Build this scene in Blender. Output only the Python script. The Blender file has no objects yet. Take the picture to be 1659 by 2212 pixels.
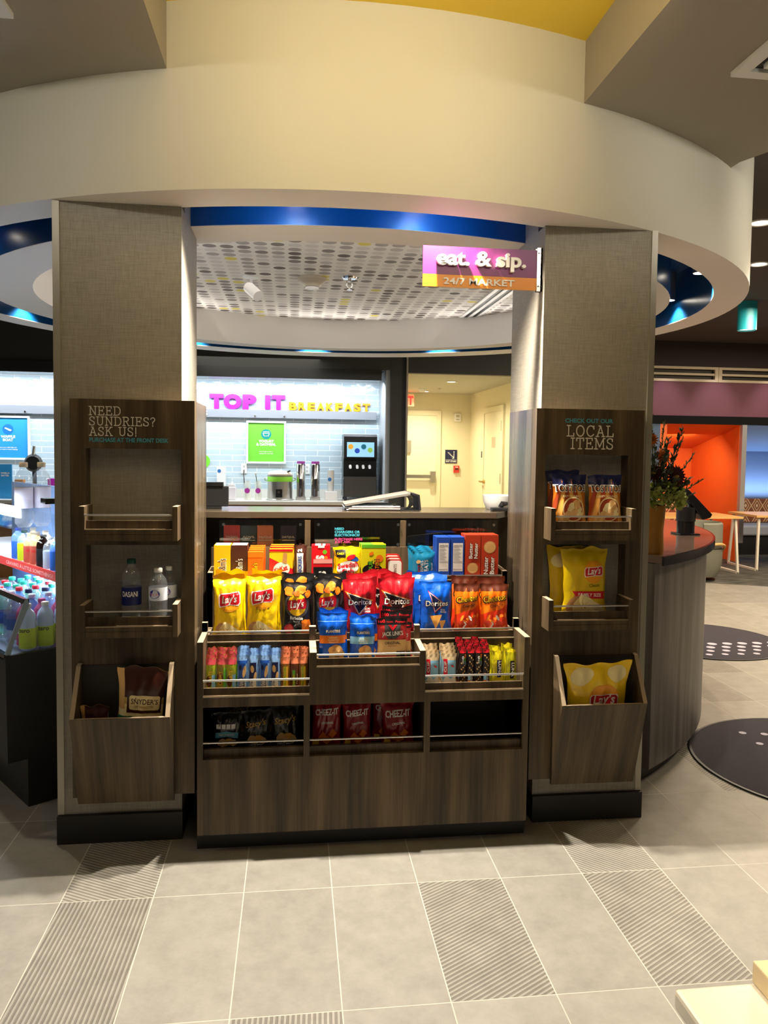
import bpy, bmesh, math, random
from mathutils import Vector, Matrix, noise
from mathutils.geometry import tessellate_polygon
PI = math.pi
S = bpy.context.scene
COL = S.collection
# ------------------------------------------------------------------ camera
def set_camera():
    yaw, pitch, roll = 0.1261, -0.0552, 0.0139
    f_px = 1689.76
    cy, sy, cp, sp = math.cos(yaw), math.sin(yaw), math.cos(pitch), math.sin(pitch)
    fw = Vector((sy*cp, cy*cp, sp)); r0 = Vector((cy, -sy, 0)); u0 = r0.cross(fw)
    r = r0*math.cos(roll)+u0*math.sin(roll); u = u0*math.cos(roll)-r0*math.sin(roll)
    cam = bpy.data.cameras.new('camera'); cam.sensor_fit = 'AUTO'; cam.sensor_width = 36
    cam.lens = f_px/2212*36
    cam.shift_x = -19.8/2212; cam.shift_y = -40.4/2212
    cam.clip_start = 0.05; cam.clip_end = 100
    o = bpy.data.objects.new('camera', cam); COL.objects.link(o)
    M = Matrix((r, u, -fw)).transposed().to_4x4(); M.translation = Vector((-0.1412, -2.6759, 1.54))
    o.matrix_world = M
    S.camera = o
set_camera()
# ------------------------------------------------------------------ light and exposure
S.view_settings.view_transform = 'Standard'; S.view_settings.look = 'None'
S.view_settings.exposure = 0.0; S.view_settings.gamma = 1.0
S.view_settings.use_curve_mapping = False
W = bpy.data.worlds.new('world'); S.world = W; W.use_nodes = True
W.node_tree.nodes['Background'].inputs[0].default_value = (1.0, 0.86, 0.68, 1)
W.node_tree.nodes['Background'].inputs[1].default_value = 0.085
WARM = (1.0, 0.80, 0.56); NEUT = (1.0, 0.9, 0.77); COOL = (0.78, 0.9, 1.0)
def light(name, kind, loc, energy, color=WARM, target=None, size=0.3, size_y=None, spot=1.2, blend=0.5, rad=0.03):
    l = bpy.data.lights.new(name, kind); l.energy = energy; l.color = color
    if kind == 'AREA':
        l.size = size
        if size_y: l.shape = 'RECTANGLE'; l.size_y = size_y
    elif kind == 'SPOT':
        l.spot_size = spot; l.spot_blend = blend; l.shadow_soft_size = rad
    else: l.shadow_soft_size = rad
    o = bpy.data.objects.new(name, l); COL.objects.link(o); o.location = loc
    d = (Vector(target) if target else Vector(loc)+Vector((0, 0, -1)))-Vector(loc)
    o.rotation_euler = d.to_track_quat('-Z', 'Y').to_euler()
    return o
# ceiling lamps of the lobby (in the two grey soffits, the yellow recess and over the lounge)
for x, y, tx, ty, e in ((-2.4, -.9, -1.35, .5, 40), (-1.3, -1.4, -.8, .3, 34), (-.45, -1.7, -.25, .17, 20), (.55, -1.7, .45, .17, 22), (1.4, -1.4, 1.0, .3, 38), (2.3, -1.0, 1.7, .65, 78), (3.3, -.1, 2.25, 1.3, 85)):
    light('fascia_washer', 'SPOT', (x, y, 2.86), e*.85, (1, .93, .82), (tx, ty, 2.76), spot=.95, blend=1, rad=.06)
light('lobby_light', 'AREA', (0.2, -2.6, 3.08), 8, NEUT, size=.9, size_y=1.2)
light('lobby_light', 'AREA', (-3.4, -.4, 2.8), 22, NEUT, size=1.0)
light('lounge_light', 'AREA', (4.9, 1.2, 3.05), 105, WARM, size=1.0)
light('lounge_light', 'AREA', (4.6, 4.0, 3.05), 220, WARM, size=1.0)
light('lounge_light', 'AREA', (6.4, 5.6, 3.05), 110, WARM, size=1.0)
for x in (5.0, 5.75, 6.6):
    light('wall_washer', 'SPOT', (x, 7.25, 3.05), 40, (1, .84, .84), (x, 7.8, 2.0), spot=.95, blend=.9)
light('booth_light', 'AREA', (5.5, 8.2, 1.74), 14.0, (1, .75, .55), (5.6, 9.1, .5), size=.5)
light('booth_light', 'AREA', (7.2, 9.0, .90), 16, (.62, .78, 1), (7.2, 9.2, 1.6), size=1.8, size_y=.06)
light('booth_light', 'AREA', (6.95, 8.2, 1.8), 4, (.7, .8, 1), size=.5)
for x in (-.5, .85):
    light('fill_uplight', 'AREA', (x, -.85, 2.90), 8.5, (1, .85, .55), (.17, -.5, 3.1), size=.06, size_y=.8)  # uplights added out of view to brighten the yellow ceiling
light('lobby_light', 'SPOT', (1.1, -1.7, 2.86), 230, WARM, (1.1, -1.7, 0), spot=.7, blend=.8, rad=.05)  # spot added to brighten the white foreground table
# breakfast niche: the LED strip under the dark header
light('niche_led', 'AREA', (-2.2, 6.93, 2.36), 150, (.84, .93, 1.0), (-2.2, 7.32, 1.0), size=6.2, size_y=.08)
light('back_light', 'AREA', (-0.6, 6.0, 2.6), 16, (1, .93, .82), size=1.5)
# corridor downlights
light('corridor_light', 'SPOT', (2.17, 8.84, 2.55), 230, (1, .86, .58), spot=2.7, blend=1, rad=.06)
light('corridor_light', 'SPOT', (2.11, 10.6, 2.55), 210, (1, .86, .58), spot=2.7, blend=1, rad=.06)
# inside the ring
light('ring_light', 'AREA', (0.15, 2.6, 2.66), 6, (1, .9, .8), size=1.6)
for a in range(0, 360, 45):
    c_, s_ = math.cos(math.radians(a)), math.sin(math.radians(a))
    light('fill_uplight', 'AREA', (.155+1.78*c_, 2.64+1.72*s_, 2.475), 2.6, (1, .93, .86), (.155+.9*c_, 2.64+.9*s_, 2.70), size=.9, size_y=.05)  # added upward strips that brighten the spotted ceiling, not a real fitting
LAMPS = [-97.6, -82.6, -50, -25, -3, 20, 62, 92, 120, 160, 185, 215]
LRX, LRY = 2.285, 2.17
for a in LAMPS:
    p = (0.115+LRX*math.cos(math.radians(a)), 2.585+LRY*math.sin(math.radians(a)), 2.575)
    front = a in LAMPS[:2]
    if a == LAMPS[0]: p = (p[0], p[1]+.03, p[2])
    if a == LAMPS[1]: p = (p[0], p[1]-.01, p[2])
    if front:
        light('ring_spot', 'SPOT', p, 430, (1, .9, .76), (p[0], p[1]-.75, 0), spot=2.1, blend=1, rad=.022)
    else:
        light('ring_spot', 'SPOT', p, 48, (1, .87, .68), (p[0], p[1], 0), spot=2.0, blend=.6, rad=.025)
# ------------------------------------------------------------------ materials
MATS = {}
def new_mat(name):
    m = bpy.data.materials.new(name); m.use_nodes = True
    nt = m.node_tree; b = nt.nodes['Principled BSDF']
    return m, nt, b
def lin(c):
    return tuple((x/12.92 if x <= .04045 else ((x+.055)/1.055)**2.4) for x in c)
def hexc(h): return lin(tuple(int(h[i:i+2], 16)/255 for i in (0, 2, 4)))
def mat(name, color, rough=.5, metal=0, spec=.5, emit=None, estr=1, bump=0, bscale=200, coat=0):
    if name in MATS: return MATS[name]
    c = hexc(color) if isinstance(color, str) else color
    m, nt, b = new_mat(name)
    b.inputs['Base Color'].default_value = (*c, 1); b.inputs['Roughness'].default_value = rough
    b.inputs['Metallic'].default_value = metal; b.inputs['Specular IOR Level'].default_value = spec
    b.inputs['Coat Weight'].default_value = coat
    if emit:
        e = hexc(emit) if isinstance(emit, str) else emit
        b.inputs['Emission Color'].default_value = (*e, 1); b.inputs['Emission Strength'].default_value = estr
    if bump:
        n = nt.nodes.new('ShaderNodeTexNoise'); n.inputs['Scale'].default_value = bscale
        tc = nt.nodes.new('ShaderNodeTexCoord'); nt.links.new(tc.outputs['Object'], n.inputs['Vector'])
        bp = nt.nodes.new('ShaderNodeBump'); bp.inputs['Strength'].default_value = bump; bp.inputs['Distance'].default_value = .004
        nt.links.new(n.outputs['Fac'], bp.inputs['Height']); nt.links.new(bp.outputs['Normal'], b.inputs['Normal'])
    MATS[name] = m; return m
def N(nt, t, **kw):
    n = nt.nodes.new(t)
    for k, v in kw.items(): setattr(n, k, v)
    return n
def ramp(nt, stops):
    n = nt.nodes.new('ShaderNodeValToRGB'); e = n.color_ramp.elements
    while len(e) < len(stops): e.new(.5)
    for i, (p, c) in enumerate(stops): e[i].position = p; e[i].color = (*c, 1)
    return n
def coords(nt, scale=(1, 1, 1), kind='Object', rot=(0, 0, 0), loc=(0, 0, 0)):
    tc = nt.nodes.new('ShaderNodeTexCoord'); mp = nt.nodes.new('ShaderNodeMapping')
    mp.inputs['Scale'].default_value = scale; mp.inputs['Rotation'].default_value = rot; mp.inputs['Location'].default_value = loc
    nt.links.new(tc.outputs[kind], mp.inputs['Vector']); return mp
def wood(name, dark, mid, light_, rough=.42, kind='Object', ys=1.):
    m, nt, b = new_mat(name)
    mp = coords(nt, (9, 9*ys, .7), kind)
    n = N(nt, 'ShaderNodeTexNoise'); n.inputs['Scale'].default_value = 1.6; n.inputs['Detail'].default_value = 5; n.inputs['Roughness'].default_value = .55
    mp2 = coords(nt, (90, 90*ys, 2.2), kind)
    n2 = N(nt, 'ShaderNodeTexNoise'); n2.inputs['Scale'].default_value = 1.5; n2.inputs['Detail'].default_value = 3
    mx = N(nt, 'ShaderNodeMath', operation='MULTIPLY_ADD'); mx.inputs[1].default_value = .3
    nt.links.new(mp.outputs[0], n.inputs['Vector']); nt.links.new(mp2.outputs[0], n2.inputs['Vector'])
    nt.links.new(n2.outputs['Fac'], mx.inputs[0]); nt.links.new(n.outputs['Fac'], mx.inputs[2])
    r = ramp(nt, [(.42, dark), (.62, mid), (.84, light_)])
    nt.links.new(mx.outputs[0], r.inputs[0]); nt.links.new(r.outputs[0], b.inputs['Base Color'])
    b.inputs['Roughness'].default_value = rough; b.inputs['Specular IOR Level'].default_value = .35
    bp = N(nt, 'ShaderNodeBump'); bp.inputs['Strength'].default_value = .12; bp.inputs['Distance'].default_value = .002
    nt.links.new(n2.outputs['Fac'], bp.inputs['Height']); nt.links.new(bp.outputs[0], b.inputs['Normal'])
    MATS[name] = m; return m
WOOD = wood('walnut_laminate', (.031, .021, .0115), (.074, .050, .027), (.148, .102, .055))
WOODB = wood('walnut_laminate_bin', (.031, .021, .0115), (.074, .050, .027), (.148, .102, .055), ys=.05)
WOODS = wood('walnut_laminate_satin', (.04, .030, .019), (.085, .063, .04), (.16, .12, .075), .24)
WOODG = wood('grey_wood', (.070, .062, .058), (.125, .112, .102), (.20, .185, .17))
def linen(name, base):
    m, nt, b = new_mat(name)
    a = coords(nt, (260, 260, 18)); c = coords(nt, (16, 16, 420)); g = coords(nt, (4, 4, 4))
    n1 = N(nt, 'ShaderNodeTexNoise'); n2 = N(nt, 'ShaderNodeTexNoise'); n3 = N(nt, 'ShaderNodeTexNoise')
    for n in (n1, n2): n.inputs['Scale'].default_value = 1; n.inputs['Detail'].default_value = 2
    n3.inputs['Scale'].default_value = 1
    nt.links.new(a.outputs[0], n1.inputs['Vector']); nt.links.new(c.outputs[0], n2.inputs['Vector']); nt.links.new(g.outputs[0], n3.inputs['Vector'])
    ad = N(nt, 'ShaderNodeMath', operation='ADD'); nt.links.new(n1.outputs['Fac'], ad.inputs[0]); nt.links.new(n2.outputs['Fac'], ad.inputs[1])
    ad2 = N(nt, 'ShaderNodeMath', operation='MULTIPLY_ADD'); ad2.inputs[1].default_value = .35; nt.links.new(n3.outputs['Fac'], ad2.inputs[0]); nt.links.new(ad.outputs[0], ad2.inputs[2])
    r = ramp(nt, [(.85/1.6*1, tuple(x*.80 for x in base)), (1.0, tuple(x*1.18 for x in base))])
    sc = N(nt, 'ShaderNodeMath', operation='MULTIPLY'); sc.inputs[1].default_value = .68; nt.links.new(ad2.outputs[0], sc.inputs[0])
    nt.links.new(sc.outputs[0], r.inputs[0]); nt.links.new(r.outputs[0], b.inputs['Base Color'])
    b.inputs['Roughness'].default_value = .8; b.inputs['Specular IOR Level'].default_value = .25
    bp = N(nt, 'ShaderNodeBump'); bp.inputs['Strength'].default_value = .2; bp.inputs['Distance'].default_value = .002
    nt.links.new(ad.outputs[0], bp.inputs['Height']); nt.links.new(bp.outputs[0], b.inputs['Normal'])
    MATS[name] = m; return m
LINEN = linen('woven_wallcovering', (.335, .308, .255))
def clear(name, tint=(1, 1, 1), gloss=.12, rough=.03, dens=0.0):
    m = bpy.data.materials.new(name); m.use_nodes = True; nt = m.node_tree; nt.nodes.clear()
    out = N(nt, 'ShaderNodeOutputMaterial'); tr = N(nt, 'ShaderNodeBsdfTransparent'); gl = N(nt, 'ShaderNodeBsdfGlossy')
    tr.inputs[0].default_value = (*tint, 1); gl.inputs['Roughness'].default_value = rough
    lw = N(nt, 'ShaderNodeLayerWeight'); lw.inputs[0].default_value = .5
    pw = N(nt, 'ShaderNodeMath', operation='POWER'); pw.inputs[1].default_value = 4.5
    ma = N(nt, 'ShaderNodeMath', operation='MULTIPLY_ADD'); ma.inputs[1].default_value = .55; ma.inputs[2].default_value = gloss; ma.use_clamp = True
    nt.links.new(lw.outputs['Facing'], pw.inputs[0])
    mx = N(nt, 'ShaderNodeMixShader')
    nt.links.new(pw.outputs[0], ma.inputs[0]); nt.links.new(ma.outputs[0], mx.inputs[0]); nt.links.new(tr.outputs[0], mx.inputs[1]); nt.links.new(gl.outputs[0], mx.inputs[2])
    last = mx.outputs[0]
    if dens:
        df = N(nt, 'ShaderNodeBsdfDiffuse'); df.inputs[0].default_value = (*tint, 1); m2 = N(nt, 'ShaderNodeMixShader'); m2.inputs[0].default_value = dens
        nt.links.new(last, m2.inputs[1]); nt.links.new(df.outputs[0], m2.inputs[2]); last = m2.outputs[0]
    nt.links.new(last, out.inputs[0]); MATS[name] = m; return m
GLASS = clear('clear_acrylic', (.97, .99, .99), .05)
PET = clear('clear_bottle_plastic', (.94, .96, .97), .09, .06, .07)
BLACK = mat('black_laminate', (.010, .010, .011), .5)
BLACKG = mat('black_gloss', (.012, .012, .013), .18)
METAL = mat('brushed_steel', (.62, .60, .56), .28, 1)
CHROME = mat('polished_steel', (.75, .75, .75), .12, 1)
WHITEP = mat('white_paint', (.78, .74, .66), .7)
PLAST = mat('white_plastic', (.80, .80, .79), .4)
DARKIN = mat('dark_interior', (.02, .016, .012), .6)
EDGE = mat('edge_banding', (.34, .255, .165), .5)
def film(name, c, rough=.24): return mat(name, c, rough, 0, .6, bump=.45, bscale=38, coat=.35)
# ------------------------------------------------------------------ mesh builder
class MB:
    def __init__(s): s.v = []; s.f = []; s.m = []
    def add(s, vs, fs, m=0):
        o = len(s.v); s.v += [tuple(p) for p in vs]; s.f += [tuple(i+o for i in q) for q in fs]; s.m += [m]*len(fs); return s
    def box(s, x0, y0, z0, x1, y1, z1, m=0):
        v = [(x, y, z) for z in (z0, z1) for y in (y0, y1) for x in (x0, x1)]
        return s.add(v, [(0, 2, 3, 1), (4, 5, 7, 6), (0, 1, 5, 4), (2, 6, 7, 3), (0, 4, 6, 2), (1, 3, 7, 5)], m)
    def prism(s, prof, axis, a0, a1, m=0):
        # prof: 2D polygon; axis 'x': prof=(y,z); 'y': (x,z); 'z': (x,y)
        def P(p, a): return {'x': (a, p[0], p[1]), 'y': (p[0], a, p[1]), 'z': (p[0], p[1], a)}[axis]
        n = len(prof); v = [P(p, a0) for p in prof]+[P(p, a1) for p in prof]
        tris = tessellate_polygon([[Vector((p[0], p[1], 0)) for p in prof]])
        f = [t for t in tris]+[tuple(i+n for i in reversed(t)) for t in tris]+[(i, (i+1) % n, (i+1) % n+n, i+n) for i in range(n)]
        return s.add(v, f, m)
    def tube(s, pts, r, seg=8, m=0, cap=True):
        pts = [Vector(p) for p in pts]; rs = r if isinstance(r, (list, tuple)) else [r]*len(pts)
        vs = []; up = None
        for i, p in enumerate(pts):
            d = (pts[min(i+1, len(pts)-1)]-pts[max(i-1, 0)]).normalized()
            if up is None: up = d.orthogonal().normalized()
            up = (up-d*up.dot(d)).normalized() if (up-d*up.dot(d)).length > 1e-6 else d.orthogonal().normalized()
            q = d.cross(up)
            for k in range(seg):
                a = 2*PI*k/seg; vs.append(p+(up*math.cos(a)+q*math.sin(a))*rs[i])
        f = [(i*seg+k, i*seg+(k+1) % seg, (i+1)*seg+(k+1) % seg, (i+1)*seg+k) for i in range(len(pts)-1) for k in range(seg)]
        if cap: f += [tuple(reversed(range(seg))), tuple((len(pts)-1)*seg+k for k in range(seg))]
        return s.add(vs, f, m)
    def lathe(s, prof, c=(0, 0, 0), seg=20, m=0, axis='z', a0=0, a1=2*PI, sx=1, sy=1):
        n = len(prof); full = abs(a1-a0-2*PI) < 1e-6; cols = seg if full else seg+1
        vs = []
        for k in range(cols):
            a = a0+(a1-a0)*k/seg
            for r, h in prof:
                x, y, z = r*math.cos(a)*sx, r*math.sin(a)*sy, h
                if axis == 'y': x, y, z = x, z, y
                if axis == 'x': x, y, z = z, x, y
                vs.append((x+c[0], y+c[1], z+c[2]))
        f = []
        for k in range(seg):
            k2 = (k+1) % cols
            for i in range(n-1): f.append((k*n+i, k2*n+i, k2*n+i+1, k*n+i+1))
        return s.add(vs, f, m)
    def cyl(s, c, r, h, seg=20, m=0, axis='z', r2=None):
        r2 = r if r2 is None else r2
        return s.lathe([(0.0001, 0), (r, 0), (r2, h), (0.0001, h)], c, seg, m, axis)
    def sphere(s, c, r, seg=14, m=0, sz=1):
        return s.lathe([(max(.0001, r*math.sin(PI*i/8)), -r*sz*math.cos(PI*i/8)) for i in range(9)], c, seg, m)
    def quad(s, a, b, c, d, m=0): return s.add([a, b, c, d], [(0, 1, 2, 3)], m)
    def build(s, name, mats, parent=None, world=True, smooth=40, bevel=0):
        off = Vector(parent.location) if (parent is not None and world) else Vector((0, 0, 0))
        if parent is not None and world and parent.parent is not None: off = off+Vector(parent.parent.location)
        me = bpy.data.meshes.new(name)
        me.from_pydata([tuple(Vector(p)-off) for p in s.v], [], s.f)
        for mm in (mats if isinstance(mats, (list, tuple)) else [mats]): me.materials.append(mm)
        me.polygons.foreach_set('material_index', s.m)
        bm = bmesh.new(); bm.from_mesh(me); bmesh.ops.remove_doubles(bm, verts=bm.verts, dist=1e-5)
        bmesh.ops.recalc_face_normals(bm, faces=bm.faces)
        bm.to_mesh(me); bm.free()
        if smooth:
            me.shade_smooth(); me.set_sharp_from_angle(angle=math.radians(smooth))
        o = bpy.data.objects.new(name, me); COL.objects.link(o)
        if parent is not None: o.parent = parent
        if bevel:
            b = o.modifiers.new('bevel', 'BEVEL'); b.width = bevel; b.segments = 2; b.limit_method = 'ANGLE'
        return o
def tag(o, label=None, cat=None, group=None, kind=None):
    if label: o['label'] = label
    if cat: o['category'] = cat
    if group: o['group'] = group
    if kind: o['kind'] = kind
    return o
def thing(name, label, cat, loc=(0, 0, 0), rot=(0, 0, 0), group=None):
    o = bpy.data.objects.new(name, None); COL.objects.link(o); o.empty_display_size = .05
    o.location = loc; o.rotation_euler = rot
    return tag(o, label, cat, group)
def struct(name, mb, mats, **k): return tag(mb.build(name, mats, **k), kind='structure')
def copy_tree(o, parent=None):
    c = o.copy(); COL.objects.link(c)
    if parent is not None: c.parent = parent
    for ch in o.children: copy_tree(ch, c)
    return c
# ------------------------------------------------------------------ lettering
_TX = {}
def text2d(body, size=1, bold=0, shear=0, res=3, lsp=1.0):
    key = (body, bold, shear, res, lsp)
    if key not in _TX:
        c = bpy.data.curves.new('t', 'FONT'); c.body = body; c.size = 1; c.offset = bold; c.shear = shear
        c.resolution_u = res; c.align_x = 'CENTER'; c.align_y = 'BOTTOM_BASELINE'; c.space_character = lsp
        o = bpy.data.objects.new('t', c); me = bpy.data.meshes.new_from_object(o)
        vs = [(v.co.x, v.co.y) for v in me.vertices]; fs = [tuple(p.vertices) for p in me.polygons]
        bpy.data.objects.remove(o); bpy.data.curves.remove(c); bpy.data.meshes.remove(me)
        xs = [v[0] for v in vs] or [0]; mid = (min(xs)+max(xs))/2
        _TX[key] = ([(x-mid, y) for x, y in vs], fs, max(xs)-min(xs))
    vs, fs, w = _TX[key]
    return [(x*size, y*size) for x, y in vs], fs, w*size
CAP = 0.73   # cap height of the built-in font in units of its size
def put_text(mb, body, x, z, y, width=None, cap=.03, bold=0, m=0, align='c', depth=0, shear=0, lsp=1.0, plane='y', sx=None):
    """flat lettering on a wall facing -y (plane y) or a table-top map; depth extrudes it towards the viewer"""
    size = cap/CAP; vs, fs, w = text2d(body, size, bold, shear, 4, lsp)
    k = 1 if width is None else width/w
    if sx: k = sx
    w *= k; ox = {'c': 0, 'l': w/2, 'r': -w/2}[align]
    P = [(x+ox+a*k, y, z+b) for a, b in vs]
    if not depth: return mb.add(P, fs, m)
    n = len(P); P2 = [(a, y-depth, c) for a, _, c in P]
    edges = {}
    for f in fs:
        for i in range(len(f)):
            e = (f[i], f[(i+1) % len(f)])
            if (e[1], e[0]) in edges: edges[(e[1], e[0])] = 0
            else: edges[e] = 1
    sides = [(a, b, b+n, a+n) for (a, b), c in edges.items() if c]
    return mb.add(P+P2, [tuple(i+n for i in f) for f in fs]+sides+[tuple(reversed(f)) for f in fs], m)
# slab-serif stroke alphabet for the two tower headings: strokes in a unit-high box
SLAB = {
 'N': (.86, [[(.14, 0), (.14, 1)], [(.14, 1), (.72, 0)], [(.72, 0), (.72, 1)], [(0, 0), (.28, 0)], [(0, 1), (.2, 1)], [(.58, 1), (.86, 1)]]),
 'E': (.72, [[(.14, 0), (.14, 1)], [(0, 0), (.68, 0), (.68, .2)], [(0, 1), (.64, 1), (.64, .8)], [(.14, .52), (.5, .52)], [(.5, .42), (.5, .62)]]),
 'D': (.82, [[(.14, 0), (.14, 1)], [(0, 0), (.42, 0), (.62, .08), (.75, .28), (.78, .5), (.75, .72), (.62, .92), (.42, 1), (0, 1)]]),
 'S': (.66, [[(.04, .28), (.04, .06)], [(.05, .16), (.2, .02), (.36, 0), (.52, .05), (.6, .2), (.56, .38), (.34, .5), (.12, .62), (.07, .8), (.16, .95), (.32, 1), (.46, .97), (.57, .86)], [(.57, .95), (.57, .74)]]),
 'U': (.86, [[(.15, 1), (.15, .32), (.22, .1), (.43, 0), (.64, .1), (.71, .32), (.71, 1)], [(0, 1), (.3, 1)], [(.56, 1), (.86, 1)]]),
 'R': (.8, [[(.14, 0), (.14, 1)], [(0, 0), (.3, 0)], [(0, 1), (.45, 1), (.6, .93), (.66, .76), (.6, .58), (.45, .5), (.14, .5)], [(.42, .5), (.66, 0), (.8, 0)]]),
 'I': (.36, [[(.18, 0), (.18, 1)], [(.02, 0), (.34, 0)], [(.02, 1), (.34, 1)]]),
 'A': (.86, [[(.12, 0), (.43, 1), (.74, 0)], [(0, 0), (.26, 0)], [(.6, 0), (.86, 0)], [(.22, .34), (.64, .34)], [(.26, 1), (.43, 1)]]),
 'K': (.84, [[(.14, 0), (.14, 1)], [(0, 0), (.3, 0)], [(0, 1), (.3, 1)], [(.14, .42), (.66, 1)], [(.34, .64), (.7, 0)], [(.54, 1), (.8, 1)], [(.58, 0), (.84, 0)]]),
 'L': (.7, [[(.15, 0), (.15, 1)], [(0, 1), (.32, 1)], [(0, 0), (.66, 0), (.66, .26)]]),
 'O': (.86, [[(.43+.37*math.cos(2*PI*i/20), .5+.5*math.sin(2*PI*i/20)) for i in range(21)]]),
 'C': (.8, [[(.43+.37*math.cos(PI*.22+1.56*PI*i/16), .5+.5*math.sin(PI*.22+1.56*PI*i/16)) for i in range(17)], [(.73, .98), (.73, .7)]]),
 'T': (.76, [[(.38, 0), (.38, 1)], [(.22, 0), (.54, 0)], [(.04, .76), (.04, 1), (.72, 1), (.72, .76)]]),
 'M': (1.02, [[(.14, 0), (.14, 1), (.51, .2), (.88, 1), (.88, 0)], [(0, 0), (.3, 0)], [(.72, 0), (1.02, 0)], [(0, 1), (.14, 1)], [(.88, 1), (1.02, 1)]]),
 '?': (.56, [[(.04, .8), (.14, .95), (.3, 1), (.46, .93), (.52, .76), (.44, .58), (.28, .46), (.28, .26)], [(.28, .08), (.28, -.03)]]),
 '!': (.26, [[(.13, 1), (.13, .26)], [(.13, .08), (.13, -.03)]]), ' ': (.36, [])}
def slab_text(mb, body, x, z, y, cap, align='l', th=.105, m=0):
    gap = .17; w = sum(SLAB[c][0]+gap for c in body)-gap
    x0 = x if align == 'l' else x-w*cap
    for c in body:
        cw, strokes = SLAB[c]
        for st in strokes:
            y -= .00003
            for (a, b), (c2, d) in zip(st[:-1], st[1:]):
                y -= .00002
                v = Vector((c2-a, d-b)); L = v.length or 1; v /= L; n = Vector((-v.y, v.x))*th/2; e = v*th*.45
                q = [Vector((a, b))-e-n, Vector((c2, d))+e-n, Vector((c2, d))+e+n, Vector((a, b))-e+n]
                mb.quad(*[(x0+p.x*cap, y, z+p.y*cap) for p in q], m)
        x0 += (cw+gap)*cap
# ------------------------------------------------------------------ printed packaging
def subdiv2d(vs, tris, L):
    vs = [tuple(v) for v in vs]; out = []; mid = {}
    st = [t for t in tris]
    while st:
        t = st.pop(); e = [(math.dist(vs[t[i]], vs[t[(i+1) % 3]]), i) for i in range(3)]; d, i = max(e)
        if d <= L or len(out) > 4000: out.append(t); continue
        a, b, c = t[i], t[(i+1) % 3], t[(i+2) % 3]; k = (min(a, b), max(a, b))
        if k not in mid: vs.append(((vs[a][0]+vs[b][0])/2, (vs[a][1]+vs[b][1])/2)); mid[k] = len(vs)-1
        mm = mid[k]; st += [(a, mm, c), (mm, b, c)]
    return vs, out
def printed(mb, prints, w, h, surf, step=.007, lay=.0006, base=.0009):
    """prints lie on surf(x,z,off)->point; x in -w/2..w/2, z in 0..h"""
    for li, p in enumerate(prints):
        off = base+lay*li*min(1, 14/len(prints)); k = p[0]; m = p[-1]
        if k == 'e':
            _, cx, cz, rx, rz, rot, _ = p; n = 28; cx *= w; cz *= h; rx *= w; rz *= w
            vs = [(cx, cz)]; fs = []; R = max(1, int(max(rx, rz)/step))
            for r in range(1, R+1):
                for i in range(n):
                    a = 2*PI*i/n; ex, ez = rx*r/R*math.cos(a), rz*r/R*math.sin(a)
                    vs.append((cx+ex*math.cos(rot)-ez*math.sin(rot), cz+ex*math.sin(rot)+ez*math.cos(rot)))
            for i in range(n): fs.append((0, 1+i, 1+(i+1) % n))
            for r in range(1, R):
                for i in range(n):
                    a, b = 1+(r-1)*n+i, 1+(r-1)*n+(i+1) % n; fs.append((a, a+n, b+n, b))
        elif k == 'r':
            _, x0, z0, x1, z1, _ = p; nx = max(1, int((x1-x0)*w/step)); nz = max(1, int((z1-z0)*h/step))
            vs = [((x0+(x1-x0)*i/nx)*w, (z0+(z1-z0)*j/nz)*h) for j in range(nz+1) for i in range(nx+1)]
            fs = [(j*(nx+1)+i, j*(nx+1)+i+1, (j+1)*(nx+1)+i+1, (j+1)*(nx+1)+i) for j in range(nz) for i in range(nx)]
        elif k == 'p':
            pts = [(a*w, b*h) for a, b in p[1]]
            fs = [tuple(t) for t in tessellate_polygon([[Vector((a, b, 0)) for a, b in pts]])]
            vs, fs = subdiv2d(pts, fs, step*1.6)
        else:
            _, body, cx, cz, tw, capf, bold, rot, shear, _ = p   # tw: printed width in w (0 = natural), capf: cap height in w
            t, fs, tw0 = text2d(body, capf*w/CAP, bold, shear, 2); kx = tw*w/tw0 if tw else 1
            cr, sr = math.cos(rot), math.sin(rot)
            vs = [(cx*w+(a*kx)*cr-b*sr, cz*h+(a*kx)*sr+b*cr) for a, b in t]
            tr = []
            for f in fs:
                for i in range(1, len(f)-1): tr.append((f[0], f[i], f[i+1]))
            vs, fs = subdiv2d(vs, tr, step*1.6)
        mb.add([surf(a, b, off) for a, b in vs], fs, m)
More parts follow.
